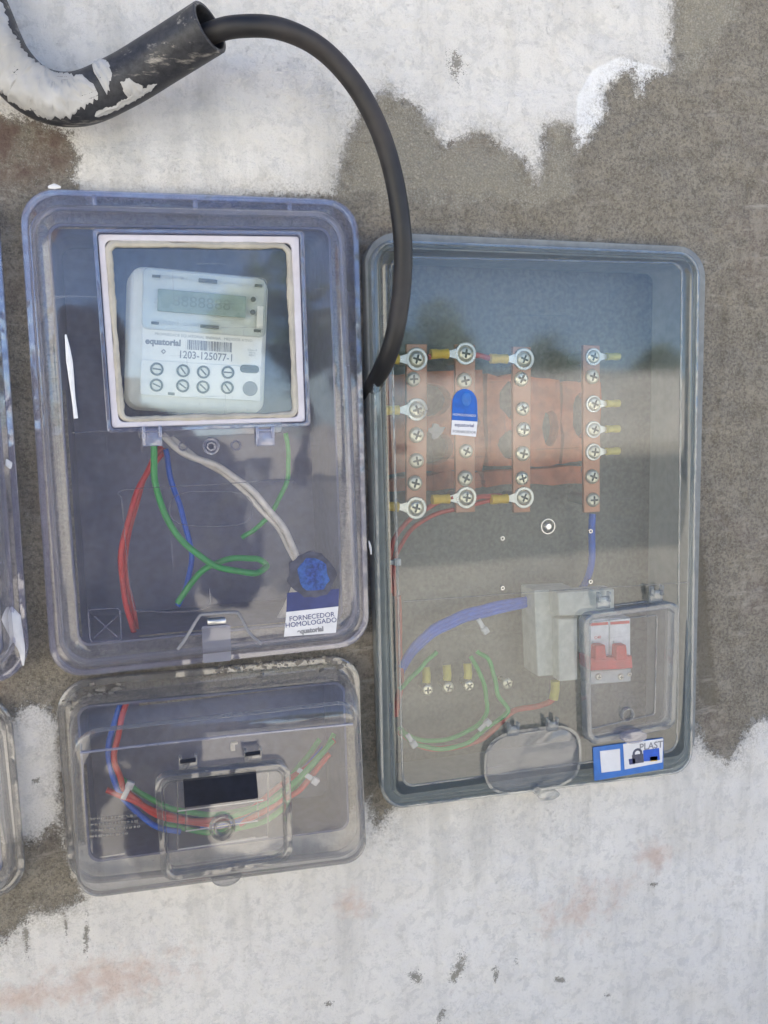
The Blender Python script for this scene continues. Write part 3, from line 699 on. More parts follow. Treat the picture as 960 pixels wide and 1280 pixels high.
# raised door
dq = quad([(192, 966), (361, 948), (364, 1072), (202, 1097)], -.055)
dr = obj('door', plate(inset(dq, .004), .010, -.0605, -.0595, 6), M_CLR, sb)
obj('door_rim', ring(dq, inset(dq, .0050), .012, .009, -.0640, -.0535), M_CLR_RIM, dr)
obj('inner_edge', ring(inset(dq, .006), inset(dq, .0072), .009, .008, -.0622, -.0600), M_CLR_RIM, dr)
for u, v in ((235, 952), (316, 943)):
    hinge(dr, u, v, -.0600, .015, .012, M_CLR_RIM)
    bm = bmesh.new(); box(bm, P(u, v-1, -.0640), (.0125, .001, .0032), .0002); obj('hinge_gap', bm, M_BLKP, dr)
bp_ = quad([(229, 974), (320, 962), (323, 998), (231, 1010)], -.0618); obj('black_panel', plate(bp_, .0008, -.0618, -.0607, 2, .0003), M_BLKP, sb)
for px in ([(222, 1014), (329, 1000)], [(232, 1039), (322, 1026)], [(222, 1062), (335, 1046)], [(222, 968), (222, 1062)], [(335, 956), (335, 1046)], [(232, 1010), (232, 1039)], [(322, 998), (323, 1026)]):
    bead('moulded_line', [P(u, v, -.0575) for u, v in px], .0006, M_DRIP if px[0][1] != px[1][1] and abs(px[0][0]-px[1][0]) > 20 else M_CLR_RIM, sb)
c = P(278, 1034, -.062); kb = bmesh.new(); torus_y(kb, c, .0098, .0012, -.0650, -.0600); torus_y(kb, c, .0062, .0010, -.0665, -.0600, 24)
kn = obj('lock_knob', kb, M_CLR_RIM, dr); bm = bmesh.new(); cyl(bm, c, .0052, -.0625, -.0600, 20); obj('lock_core', bm, M_INK, kn)
bm = bmesh.new(); lc = P(283, 1096, -.0600); loft(bm, [[Vector((lc.x+.0125*math.cos(t), y, lc.z+.0008-.0085*math.sin(t))) for t in [math.pi*k/14 for k in range(15)]] for y in (-.058, -.0615)], True, True)
obj('door_tab', bm, M_CLR_RIM, dr)
# moulded lines of writing too worn to read, lower left of the cover
bm = bmesh.new(); r_ = np.random.default_rng(3)
for row in range(4):
    u = 113.0
    while u < (172 if row != 3 else 158):
        w_ = r_.uniform(2.2, 5.2); c = P(u+w_/2, 1024+row*7.2-(u-113)*.085, -.0526); box(bm, c, (w_*.0006, .0006, .0020), .0001, rot=math.radians(3)); u += w_+1.2
obj('embossed_marks', bm, M_CLR_RIM, sb)
# dust and mortar crust caught on the upper ledge
bm = bmesh.new(); r_ = np.random.default_rng(12)
for k in range(150):
    if k < 60: t = r_.random(); u = 85+t*60+r_.normal()*6; v = 882-t*22+r_.normal()*6
    else: u = r_.uniform(250, 440); v = 838-(u-250)*.06+r_.normal()*5
    c = P(u, v, -.0115-.0008*r_.random()); s = abs(r_.normal())*.0009+.0004
    box(bm, c, (s*2.5, .0008, s*1.3), .0002, rot=r_.uniform(-.6, .6))
o = obj('mortar_crumbs', bm, M_CEM, sb); o['kind'] = 'stuff'

# bundle of wires in the breaker box
W2 = [('blue_wire', M_BLUEW, [(156, 868, .02), (142, 905, .015), (136, 948, .01), (150, 990, .008), (186, 1028, .008), (225, 1040, .01)], 'blue wire dropping down the left side of the small breaker box'),
      ('red_wire', M_RED, [(161, 868, .018), (150, 908, .010), (143, 945, .006), (150, 972, .004), (163, 994, .004), (205, 1022, .006), (262, 1030, .008)], 'red wire dropping beside the blue one in the small breaker box'),
      ('red_wire', M_RED, [(133, 988, .008), (165, 1000, .004), (205, 1018, .002), (255, 1026, .004), (310, 1014, .004), (345, 985, .004), (385, 958, .006), (418, 925, .012)], 'long red wire crossing the whole breaker box behind its door'),
      ('green_wire', M_GREENW, [(152, 974, .012), (180, 994, .01), (220, 1012, .008), (270, 1018, .008), (318, 1008, .010), (352, 985, .014), (380, 950, .014), (400, 925, .02)], 'green wire along the top of the bundle behind the breaker door'),
      ('green_wire', M_GREENW, [(205, 1030, .012), (260, 1040, .012), (320, 1030, .010), (352, 1012, .008), (368, 985, .006), (400, 945, .010), (418, 918, .018)], 'green wire lowest in the right part of the breaker bundle'),
      ('blue_wire', M_BLUEW, [(250, 1034, .012), (310, 1024, .010), (345, 1000, .008), (372, 972, .008), (405, 935, .015)], 'short blue wire in the right half of the breaker bundle'),
      ('green_wire', M_GREENW, [(270, 1026, .006), (325, 1008, -.002), (355, 990, -.006), (388, 957, -.004), (416, 926, .010)], 'frontmost green wire at the right end of the breaker bundle'),
      ('red_wire', M_RED, [(300, 1030, .010), (345, 1005, .002), (376, 985, .0), (412, 942, .008)], 'lower right red wire of the breaker bundle, beneath the cable tie')]
for nm, m_, pts, lab in W2: wire(nm, pts, .0030, m_, lab)
def tie(u, v, y, ang, ln, lab, r_=.010):
    c = P(u, v, y); t = thing('cable_tie', c, lab, 'cable tie', tilt=ang)
    bm = bmesh.new(); box(bm, (0, 0, 0), (ln, .0012, .0045), .0005); obj('strap', bm, M_TIE, t, local=True)
    bm = bmesh.new(); box(bm, (ln*.5, -.0010, 0), (.0065, .0045, .0065), .0008); obj('lock_head', bm, M_TIE, t, local=True)
tie(158, 990, -.001, math.radians(-62), .014, 'cloudy cable tie at the left bend of the breaker box wires')
tie(383, 969, -.004, math.radians(40), .020, 'white cable tie on the right end of the breaker box bundle')
# small white contact piece near the top of the breaker cover
bm = bmesh.new(); box(bm, P(291, 934, .02), (.004, .004, .006), .0006); box(bm, P(293, 929, .02), (.006, .003, .002), .0004); tag(obj('wire_clip', bm, M_WHITEW), 'tiny cream clip above the door inside the small breaker box', 'clip')
# grey mortar lump seen through the cover, left of the door
nb2 = small_box(QN2, [(-360, 940), (0, 892), (22, 1100), (-340, 1165)], [(-340, 1000), (-12, 955), (12, 1085), (-330, 1160)], P(-160, 1150, 0), 'grey clear box cut off by the lower left photo edge, beside the white paint patch')

# ---- terminal box on the right
tb = thing('terminal_box', P(670, 985, 0), 'large flat smoked clear box with copper bars, breaker door and blue sticker', 'terminal box')
tray(tb, QR, -.0135, .052, .012, .030, M_BODYG, m_flange=plain('flange_grey', (.22, .235, .235), .5, dirt=(.3, .3, .28)), with_back=False)
qb = inset(quad(QR, -.0135), .016); obj('back_sheet', plate(at_y(qb, .0535), .012, .0525, .054, 4), clear('back_sheet_clear', (.97, .975, .97), .02, (.34, .37, .345), .015, .2, .3, .2, .05, 14), tb)
QC = [(463, 299), (874, 316), (864, 964), (477, 1012)]
fo = quad(QC, -.024); s0 = quad([(472, 308), (866, 323), (856, 952), (488, 1000)], -.024); s1 = quad([(487, 321), (853, 329), (846, 938), (503, 984)], -.032)
cv = obj('cover', cover_bm(fo, .022, -.0145, -.024, s0, s1, .018, .012, -.032, quad([(732, 773), (835, 759), (830, 899), (736, 919)], -.032), .006, steps=4), M_GRN, tb)
obj('rim', ring(inset(fo, -.0003), inset(fo, .0026), .022, .020, -.0258, -.0236), M_GRN_RIM, tb)
obj('inner_rim', ring(inset(s1, -.0008), inset(s1, .0012), .012, .011, -.0332, -.0318), M_GRN_RIM, tb)
# knurled strip down the left side
bm = bmesh.new()
for k in range(52):
    v = 880+k*2.1; box(bm, P(487.5+(v-880)*.035, v, -.0275), (.0030, .0022, .0009), .0002)
for k in range(40):
    v = 395+k*2.4; box(bm, P(478+(v-395)*.03, v, -.0275), (.0018, .0015, .0009), .0002)
o = obj('knurling', bm, M_GRN_RIM, tb); o['kind'] = 'stuff'
# hinged rectangular door
dq = quad([(724, 766), (843, 750), (838, 906), (729, 928)], -.034)
rd = obj('door', plate(inset(dq, .003), .007, -.0400, -.0388, 5), M_DOOR, tb, label='rectangular hinged door over the breaker')
obj('door_rim', ring(dq, inset(dq, .0052), .010, .008, -.0430, -.0325), M_GRN_RIM, rd)
iq = quad([(737, 777), (822, 768), (819, 893), (737, 912)], -.0402); obj('inner_edge', ring(iq, inset(iq, .0010), .004, .003, -.0412, -.0398), M_GRN_RIM, rd)
for u, v in ((754, 750), (820, 742)): hinge(rd, u, v, -.0385, .013, .016, M_GRN_RIM)
bead('door_step', [P(768, 757, -.0335), P(808, 752, -.0335)], .0009, M_GRN_RIM, rd)
c = P(784, 893, -.0405); bm = bmesh.new(); torus_y(bm, c, .0062, .0010, -.0430, -.0390, 24); kn = obj('lock_socket', bm, M_GRN_RIM, rd)
bm = bmesh.new(); cyl(bm, c, .0056, -.0415, -.0390, 24); obj('lock_core', bm, M_NAVYL, kn)
bm = bmesh.new(); c = P(791, 920, -.045); cyl(bm, c, .013, -.0500, -.0420, 28, rx=1, rz=.45); obj('lock_tab', bm, M_LAV_RIM, rd)
# oval door
def oval(cx, cy, ru, rv, y, slope=-.14, n=44, e=.55):
    out = []
    for k in range(n):
        t = -2*math.pi*k/n; cu, sv = math.cos(t), math.sin(t)
        u = ru*math.copysign(abs(cu)**e, cu); out.append(P(cx+u, cy+rv*math.copysign(abs(sv)**.75, sv)+u*slope, y))
    return out
bm = bmesh.new(); loft(bm, [oval(666, 950, 58, 37, -.0330), oval(666, 950, 58, 37, -.0352), oval(666, 950, 56.5, 35.5, -.0360)], True, True)
od = obj('door', bm, M_DOOR, tb, label='oval hinged door')
bm = bmesh.new(); loft(bm, [oval(666, 950, 61, 40, -.0322), oval(666, 950, 61, 40, -.0375), oval(666, 950, 58, 37, -.0375), oval(666, 950, 57.5, 36.5, -.0322)], closed=True); obj('door_rim', bm, M_GRN_RIM, od)
for u, v in ((641, 911), (690, 905)): hinge(od, u, v, -.0375, .011, .013, M_GRN_RIM)
bead('door_step', [P(652, 917, -.0345), P(680, 913, -.0345)], .0009, M_GRN_RIM, od)
c = P(670, 987, -.0365); bm = bmesh.new(); torus_y(bm, c, .0032, .0012, -.0390, -.0330, 20); cyl(bm, c, .0018, -.0365, -.0330, 12); obj('lock_eye', bm, M_GRN_RIM, od)
bm = bmesh.new(); cyl(bm, P(685, 993, -.020), .0112, -.0235, -.0170, 28, rx=1, rz=.42); obj('lock_tab', bm, M_GRN_RIM, od)
# faint moulded seam across the cover, boss and pin holes
bead('moulded_line', [P(505, 752, -.0323), P(668, 740, -.0323), P(860, 728, -.0323)], .0004, M_GRN_RIM, tb)
c = P(685, 658, -.033); bm = bmesh.new(); torus_y(bm, c, .0068, .0006, -.0335, -.0318, 24); cyl(bm, c, .0036, -.0350, -.0320, 18, r1=.0028); obj('cover_screw', bm, M_TIN, tb)
for u, v in ((628, 673), (738, 664), (628, 735), (738, 727)):
    c = P(u, v, -.0325); bm = bmesh.new(); torus_y(bm, c, .0016, .0006, -.0335, -.0318, 14); obj('pin_hole', bm, M_TIN, tb)
# stickers
s0_ = obj('sticker', plate(quad([(741, 934), (829, 922), (829, 961), (743, 976)], -.0329), .0008, -.0333, -.0322, 3, .0001), M_BLUE, tb, label='blue and white maker sticker')
obj('sticker_panel', plate(quad([(779, 930), (829, 923), (828, 953), (781, 962)], -.0337), .0003, -.0337, -.0333, 2, .0001), M_WHITE, s0_)
obj('sticker_panel', plate(quad([(750, 939), (775, 936), (776, 963), (752, 966)], -.0337), .0003, -.0337, -.0333, 2, .0001), M_WHITE, s0_)
text('PLAST', .0098, P(814, 932.5, -.0339), M_INK, tb, 0, bold=.00012)
for px, m_ in (([(804, 938), (824, 935), (825, 950), (805, 952)], M_BLUEW), ([(790, 944), (804, 942), (805, 953), (791, 955)], M_FOIL), ([(812, 946), (822, 945), (822, 951), (813, 952)], M_YEL), ([(786, 949), (794, 948), (794, 955), (787, 956)], M_NAVYL)):
    obj('printed_goods', plate(quad(px, -.0340), .0006, -.0340, -.0337, 2, .0001), m_, s0_)
bm = bmesh.new(); torus_y(bm, P(797, 942, -.034), .0042, .0012, -.0341, -.0337, 16); obj('printed_goods', bm, M_FOIL, s0_)

# copper bars with screws
def cross_screw(r=.0078):
    n = 48; bm = bmesh.new(); a_, l_ = .0011, .0046*r/.0078
    def C(f, y): return [Vector((f(t)*math.cos(t), y, f(t)*math.sin(t))) for t in [2*math.pi*k/n+.001 for k in range(n)]]
    cr = lambda t: max(min(a_/max(abs(math.cos(t)), 1e-6), l_/max(abs(math.sin(t)), 1e-6)), min(l_/max(abs(math.cos(t)), 1e-6), a_/max(abs(math.sin(t)), 1e-6)))
    loft(bm, [C(lambda t: r, 0), C(lambda t: r, -.0012), C(lambda t: r*.86, -.0026), C(lambda t: r*.68, -.0033)], True, False)
    vs = [[bm.verts.new(p) for p in LL] for LL in (C(lambda t: r*.68, -.0033), C(cr, -.0035), C(cr, -.0012))]
    for k, (A_, B_) in enumerate(zip(vs, vs[1:])):
        for i in range(n): bm.faces.new((A_[i], A_[(i+1) % n], B_[(i+1) % n], B_[i])).material_index = k
    bm.faces.new(vs[-1]).material_index = 1
    return bm
YB = .012
proto = obj('screw', cross_screw(), [M_ZINC, M_DARK], None, local=True); screw_me = proto.data; bpy.data.objects.remove(proto)
BARS = [([(508, 430), (534, 430), (533, 641), (508, 642)], [(521, 449), (517, 474), (521, 512), (521, 544), (521, 576), (519, 604), (520, 635)], 'leftmost copper bar in the large box, three ring lugs on its left'),
        ([(569, 430), (594, 431), (594, 640), (570, 641)], [(582, 442), (581, 476), (583, 564), (582, 598), (583, 622)], 'copper bar in the large box carrying the blue and white tag'),
        ([(641, 433), (664, 434), (663, 640), (642, 641)], [(655, 449), (652, 474), (654, 511), (655, 537), (654, 567), (653, 598), (655, 622)], 'third copper bar from the left, lugs at its top and bottom screws only'),
        ([(729, 431), (750, 432), (750, 640), (730, 641)], [(742, 446), (741, 471), (743, 505), (743, 537), (743, 565), (741, 596), (742, 625)], 'copper bar standing apart at the right, yellow sleeves on its right side')]
for px, scr, lab in BARS:
    q = quad(px, YB); c = (q[2]+q[3])/2
    t = thing('busbar', c, lab, 'busbar', 'copper bars in the large clear box')
    obj('bar', plate(q, .0005, YB, YB+.004, 2, .0005), M_COP, t)
    for zt in (q[0].z-.012, q[2].z+.012):
        bm = bmesh.new(); cyl(bm, (c.x, 0, zt), .006, YB+.0042, .052, 14); obj('insulator', bm, M_BODYG, t)
    for u, v in scr:
        w_ = P(u, v, YB-.002); inst('screw', screw_me, t, w_-c+Vector((0, .0015, 0)), random.uniform(-.5, .5), random.uniform(.86, .95))
# cable lugs
def lug_parts(root, sleeve_m):
    bm = bmesh.new(); torus_y(bm, (0, 0, 0), .0090, .0017, -.0006, .0010, 26)
    pts = [(-.0085, .0050), (-.0150, .0030), (-.0215, .0026), (-.0215, -.0026), (-.0150, -.0030), (-.0085, -.0050)]
    for y0_, y1_ in ((-.0004, .0009),):
        A_ = [bm.verts.new((x, y0_, z)) for x, z in pts]; B_ = [bm.verts.new((x, y1_, z)) for x, z in pts]
        bm.faces.new(A_); bm.faces.new(B_)
        for i in range(6): bm.faces.new((A_[i], A_[(i+1) % 6], B_[(i+1) % 6], B_[i]))
    obj('ring', bm, M_TIN, root, local=True)
    bm = bmesh.new(); tube(bm, [Vector((-.0175, 0, 0)), Vector((-.019, 0, 0)), Vector((-.024, 0, 0)), Vector((-.0265, 0, 0)), Vector((-.029, 0, 0)), Vector((-.033, 0, 0)), Vector((-.0345, 0, 0))],
                        lambda t: .0042 if .3 < t < .55 else .0047, 14)
    obj('sleeve', bm, sleeve_m, root, local=True)
def lug(u, v, ang, lab, m_=M_YEL, s=1.0):
    t = thing('cable_lug', P(u, v, YB-.0012), lab, 'cable lug', 'crimped ring lugs on the copper bars', tilt=ang); t.scale = (s, 1, s)
    lug_parts(t, m_)
lug(521, 449, .02, 'yellow ring lug on the top screw of the leftmost copper bar'); lug(521, 512, 0, 'yellow ring lug at mid height on the leftmost copper bar')
lug(520, 635, .12, 'yellow ring lug on the bottom screw of the leftmost copper bar')
lug(582, 442, .0, 'yellow ring lug above the blue tag, on the top screw of the tagged bar'); lug(583, 622, 0, 'yellow ring lug on the bottom screw of the bar with the blue tag')
lug(655, 449, .03, 'yellow ring lug on the top screw of the third copper bar'); lug(655, 622, 0, 'yellow ring lug on the bottom screw of the third copper bar')
for v, w_ in ((446, 'topmost of the dull yellow sleeves right of the rightmost bar'), (505, 'second dull yellow sleeve from the top, right of the rightmost bar'), (537, 'third dull yellow sleeve from the top, with a white collar'), (565, 'lowest dull yellow sleeve right of the rightmost bar')):
    lug(742, v, math.pi, w_, M_YELD, .80)
# certification sticker on the cover, in front of the second bar
YT = -.0329
tg = obj('certification_sticker', plate(quad([(565, 525), (597, 527), (595, 546), (564, 543)], YT), .0002, YT, -.0322, 2, .0001), M_WHITE, tb, label='small blue and white arched sticker')
pts = [P(581+15.5*math.cos(math.pi*k/12), 504-18*math.sin(math.pi*k/12), YT) for k in range(13)]+[P(565, 525, YT), P(597, 527, YT)]
bm = bmesh.new(); loft(bm, [[p+Vector((0, .0006, 0)) for p in pts], pts], True, True); obj('blue_top', bm, M_TAG, tg)
for tx, sz, v_, m_ in (('equatorial', .0046, 531.5, M_NAVYL), ('FORNECEDOR', .0034, 540, M_INK), ('HOMOLOGADO', .0030, 519, M_WHITE)):
    text(tx, sz, P(580.5, v_, YT-.0002), m_, tb, .09)
bm = bmesh.new(); cyl(bm, P(583, 499, YT), .0046, YT-.0003, YT, 20, rz=1.4); obj('round_print', bm, M_BLUE, tg)
# blob of solder / debris beside bar one
o = obj('metal_swarf', ragged(545, 540, 7, 9, .020, 4, .7, 16, .003), M_INK); tag(o, 'little crumpled bit of grey metal between the first two copper bars', 'debris')

# wires of the terminal box
RW = [([(536, 447, .012), (550, 443, .012), (560, 442, .012)], .0030, 'short dark red jumper between the top screws of the first two copper bars'),
      ([(592, 443, .016), (610, 447, .014), (628, 449, .012)], .0030, 'short dark red jumper between the top screws of the second and third copper bars'),
      ([(592, 624, .014), (608, 620, .014), (630, 621, .012)], .0028, 'short red wire joining the bottom lugs of the second and third copper bars'),
      ([(489, 740, .030), (487, 700, .026), (496, 668, .022), (518, 645, .018), (548, 628, .014), (566, 622, .012)], .0026, 'red wire curving up from the left edge to the bottom of the tagged bar'),
      ([(493, 745, .034), (493, 705, .030), (505, 674, .026), (535, 647, .022), (580, 634, .018), (622, 624, .014)], .0024, 'lower of two red wires curving from the left edge to the third bar'),
      ([(497, 745, .04), (499, 800, .04), (500, 855, .038), (494, 895, .036)], .0040, 'thick red wire running straight down the left edge of the large box'),
      ([(500, 915, .03), (522, 930, .032), (548, 936, .034), (600, 925, .034), (640, 890, .030), (676, 882, .026), (693, 872, .02)], .0034, 'dusty red wire at the bottom running up to the yellow sleeve under the breaker')]
for pts, r_, lab in RW: wire('red_wire', pts, r_, M_REDD, lab)
wire('blue_wire', [(740, 642, .03), (740, 680, .03), (738, 712, .035), (726, 738, .045)], .0040, M_BLUEW, 'blue wire hanging from the foot of the rightmost copper bar')
for k, lab in enumerate(('uppermost of the three thick blue wires sweeping up to the breaker', 'middle of the three thick blue wires sweeping up to the breaker', 'lowest of the three thick blue wires sweeping up to the breaker')):
    d_ = (k-1)*5
    wire('blue_wire', [(500, 838+d_, .038+.002*k), (522, 806+d_, .032), (548, 785+d_, .03), (582, 770+d_, .03), (620, 760+d_, .032), (668, 750+d_*.7, .04)], .0032, M_BLUEW, lab)
GW = [([(499, 862, .03), (515, 846, .028), (532, 828, .03), (545, 815, .034)], 'short straight green wire climbing beside the blue wires in the large box'),
      ([(499, 908, .03), (513, 921, .026), (545, 926, .024), (585, 914, .024), (606, 895, .026), (608, 868, .03), (598, 838, .034), (588, 820, .04)], 'inner green loop at the bottom of the large box'),
      ([(501, 914, .026), (520, 930, .024), (552, 936, .022), (585, 928, .022), (610, 908, .024), (635, 889, .024), (622, 868, .028), (618, 845, .032), (610, 824, .036), (596, 814, .04)], 'outer green loop with a sharp bend at the bottom of the large box')]
for pts, lab in GW: wire('green_wire', pts, .0026, M_GREENW, lab)
tie(481+97/4.4*0+576-470+15, 781, .022, math.radians(60), .014, 'clear cable tie round the three blue wires'); tie(490, 703, .018, 0, .010, 'clear cable tie round the red wires at the left edge')
tie(604, 908, .016, math.radians(-40), .012, 'small cable tie where the two green loops meet'); tie(513, 924, .016, math.radians(60), .012, 'small cable tie on the green loops at the left')
# row of earth studs
for i, (u, v, y_, lab) in enumerate(((534, 862, 1, 'left of the three yellow-sleeved studs at the bottom of the large box'), (560, 859, 1, 'middle of the three yellow-sleeved studs at the bottom of the large box'),
                        (586, 857, 1, 'right of the three yellow-sleeved studs, beside the green loops'), (634, 854, 0, 'bare stud with no sleeve, right of the green loops'))):
    c = P(u, v, .034); t = thing('earth_stud', c, lab, 'stud')
    o = inst('screw', screw_me, t, (0, 0, 0), .4*i, .75)
    bm = bmesh.new(); cyl(bm, c, .0030, .0355, .052, 12); obj('post', bm, M_ZINC, t)
    if y_:
        bm = bmesh.new(); tube(bm, [c+Vector((0, .003, .006)), c+Vector((.001, .004, .012)), c+Vector((.001, .006, .021))], .0042, 12); obj('sleeve', bm, M_YELD, t)
c = P(694, 862, .012); bm = bmesh.new(); tube(bm, [c+Vector((.000, 0, .009)), c, c+Vector((-.002, 0, -.010))], .0045, 12); tag(obj('cable_sleeve', bm, M_YELD), 'upright yellow sleeve just left of the breaker door', 'sleeve')

# ---- circuit breaker and its pale carrier
q = quad([(668, 738), (722, 736), (722, 842), (672, 846)], .018)
t = thing('breaker_carrier', (q[2]+q[3])/2, 'pale grey stepped plastic carrier behind and left of the breaker door', 'breaker carrier')
obj('housing', plate(q, .002, .018, .050, 3, .001), M_ENCL, t)
q2 = quad([(697, 741), (768, 736), (768, 768), (699, 770)], -.002); obj('top_step', plate(q2, .0015, -.002, .0175, 3, .001), M_ENCL, t)
q3 = quad([(698, 774), (722, 773), (722, 850), (699, 852)], .004); obj('side_step', plate(q3, .0015, .004, .0175, 3, .001), M_ENCL, t)
q = quad([(736, 776), (788, 772), (788, 836), (737, 838)], -.006); bc = (q[2]+q[3])/2
t = thing('circuit_breaker', bc, 'white two-pole circuit breaker with red levers behind the rectangular door', 'circuit breaker')
for (u0, u1) in ((736.5, 761.2), (762.2, 788)):
    qq = quad([(u0, 775-(u0-736)*.06), (u1, 775-(u1-736)*.06), (u1, 822-(u1-736)*.02), (u0, 822)], -.006)
    p_ = obj('module', plate(qq, .0008, -.006, .05, 3, .0006), M_BRK, t)
    qs = quad([(u0+1, 779-(u0-736)*.06), (u1-1, 779-(u1-736)*.06), (u1-1, 782.5-(u1-736)*.06), (u0+1, 782.5-(u0-736)*.06)], -.0066); obj('red_stripe', plate(qs, .0002, -.0066, -.0058, 2, .0001), M_BRKR, p_)
    uc = (u0+u1)/2; ql = quad([(uc-6, 806), (uc+6, 805), (uc+8, 824), (uc-7, 825)], -.012); obj('lever', plate(ql, .0015, -.0150, -.0055, 4, .001), M_BRKR, p_)
    qd = quad([(uc-9, 801), (uc-7, 801), (uc-8, 822), (uc-10, 822)], -.0066); obj('slot', plate(qd, .0002, -.0066, -.0058, 2, .0001), M_INKL, p_)
obj('lever_bar', plate(quad([(736, 822), (789, 819), (790, 835), (737, 838)], -.010), .0015, -.0120, .01, 3, .001), M_BRKR, t)
obj('base', plate(quad([(737, 839), (789, 836), (789, 852), (738, 856)], .0), .001, .0, .05, 3, .001), M_BRK if 0 else M_ENCL, t)
text('C40', .0044, P(747, 797, -.0064), M_BRKR, t, 0)
for u, m_ in ((700, M_BRK),):
    pass
for u in (748, 776): inst('screw', screw_me, t, P(u, 846, -.0005)-bc, .2, .45)
o = inst('screw', screw_me, t, P(787, 843, -.002)-bc, .2, .3)

# ---- conduit, its cable and the plaster smeared on it
cpts = [(-60, -70, -.035), (-22, 12, -.036), (8, 78, -.038), (48, 116, -.040), (98, 124, -.044), (150, 103, -.050), (205, 70, -.060), (262, 34, -.084)]
path = smooth_path([P(*p) for p in cpts], 8); ct_ = thing('conduit_pipe', P(98, 124, -.02), 'thick black conduit bend smeared with white plaster, top left', 'conduit')
NB = 36
def pipe(path, r_o, r_i):
    bm = bmesh.new(); n = NB; loops = []; nrm = None
    fr = []
    for i, p in enumerate(path):
        t = (path[min(i+1, len(path)-1)]-path[max(i-1, 0)]).normalized()
        nrm = t.cross(Vector((0, 1, 0))).normalized() if nrm is None else (nrm-t*nrm.dot(t)).normalized()
        fr.append((p, nrm.copy(), t.cross(nrm)))
    def Lp(i, r): p, a_, b_ = fr[i]; return [p+a_*math.cos(2*math.pi*k/n)*r+b_*math.sin(2*math.pi*k/n)*r for k in range(n)]
    for i in range(len(path)): loops.append(Lp(i, r_o*(1.0 if i < len(path)-2 else 1.0)))
    p, a_, b_ = fr[-1]
    loops.append(Lp(-1, r_o-.0006)); loops[-1] = [q+ (path[-1]-path[-2]).normalized()*.0006 for q in loops[-1]]
    loops.append([q+(path[-1]-path[-2]).normalized()*.0006 for q in Lp(-1, r_i+.0004)])
    for i in range(len(path)-1, len(path)-14, -1): loops.append(Lp(i, r_i))
    loft(bm, loops, True, True); return bm, fr
bm, fr = pipe(path, .0192, .0160)
m_pipe, nt, N, L = mat('black_pvc_oversprayed'); bs = N['Principled BSDF']
n1 = noise(nt, 30, 6, .7); n2 = noise(nt, 200, 4, .7)
mp = N.new('ShaderNodeMapping'); g = N.new('ShaderNodeNewGeometry'); L.new(g.outputs['Position'], mp.inputs['Vector']); mp.inputs['Rotation'].default_value = (0, -.6, 0); mp.inputs['Scale'].default_value = (14, 60, 60)
n3 = noise(nt, 1, 6, .7, mp.outputs[0])
c = mixc(nt, ramp(nt, n2, .3, .7), (.022, .023, .027), (.05, .05, .055))
f_ = ramp(nt, n3, .56, .66, 0, .75)
c = mixc(nt, f_, c, (.42, .39, .34)); L.new(c, bs.inputs['Base Color']); bs.inputs['Roughness'].default_value = .48; L.new(bump(nt, n1, .3, .001), bs.inputs['Normal'])
pipe_o = obj('pipe', bm, m_pipe, ct_)
# plaster: a lumpy coat hugging the front of the bend, torn at its edges, with small scraps further along
def smear(i0, i1, alo, ahi, seed, thick=.004, taper=.2, rag=9):
    bm = bmesh.new(); r_ = np.random.default_rng(seed); rows = []; K = 34; M_ = (i1-i0)*4; lo_n = hi_n = 0
    for q_ in range(M_+1):
        s = q_/M_; fi = i0+(i1-i0)*s; a0_ = min(int(fi), len(fr)-2); ff = fi-a0_; p, a_, b_ = [fr[a0_][z].lerp(fr[a0_+1][z], ff) for z in range(3)]
        wdt = min(1, s/.05+.02)*min(1, (1-s)/taper+.02); wdt = wdt**.5; row = []
        lo_n = lo_n*.8+r_.normal()*rag*.45; hi_n = hi_n*.8+r_.normal()*rag*.45
        mid = (alo+ahi)/2; lo = mid+(alo-mid)*wdt+lo_n; hi = mid+(ahi-mid)*wdt+hi_n
        for k in range(K+1):
            t = k/K; ang = math.radians(lo+(hi-lo)*t)
            tk = math.sin(math.pi*t)**.4*(thick*.55+thick*.3*math.sin(s*17+t*4)+thick*.25*math.sin(s*7-t*9)+thick*.1*math.sin(s*60+t*23)+r_.random()*.00015)*max(wdt, .01)
            row.append(bm.verts.new(p+(a_*math.cos(-ang+math.pi)+b_*math.sin(-ang+math.pi))*(.0189+max(tk, .0003))))
        rows.append(row)
    for A_, B_ in zip(rows, rows[1:]):
        for k in range(K): bm.faces.new((A_[k], A_[k+1], B_[k+1], B_[k]))
    return bm
M_PLAS = plain('smeared_plaster', (.66, .66, .66), .6, var=.1, scale=60, bmp=.6, dirt=(.36, .34, .30), dirt_amt=.8)
obj('plaster_smear', smear(3, 36, 22, 138, 21), M_PLAS, ct_)
obj('plaster_scrap', smear(37, 40, 60, 160, 5, .0022, .5, 8), M_PLAS, ct_)
obj('plaster_scrap', smear(40, 43, 15, 60, 6, .0015, .5, 8), M_PLAS, ct_)
obj('plaster_scrap', smear(34, 45, 12, 26, 7, .0012, .6, 4), M_PLAS, ct_)
cb = [(215, 66, -.062), (262, 42, -.080), (300, 33, -.088), (350, 36, -.084), (400, 60, -.070), (442, 104, -.070), (473, 160, -.068), (493, 225, -.065), (503, 295, -.062), (503, 350, -.058), (496, 405, -.054), (486, 442, -.044), (473, 470, -.024), (462, 489, .000), (454, 500, .03)]
bm = bmesh.new(); tube(bm, smooth_path([P(*p) for p in cb], 10), .0079, 20)
tag(obj('power_cable', bm, M_RUB), 'thick black rubber cable arching from the conduit down between the two large boxes', 'cable')

# ------------------------------------------------------------------ what stands opposite and shows in the covers; the houses are added for bounce light
bm = bmesh.new(); s = 60
vs = [bm.verts.new(v) for v in ((-s, -s, 0), (s, -s, 0), (s, s, 0), (-s, s, 0))]; bm.faces.new(vs)

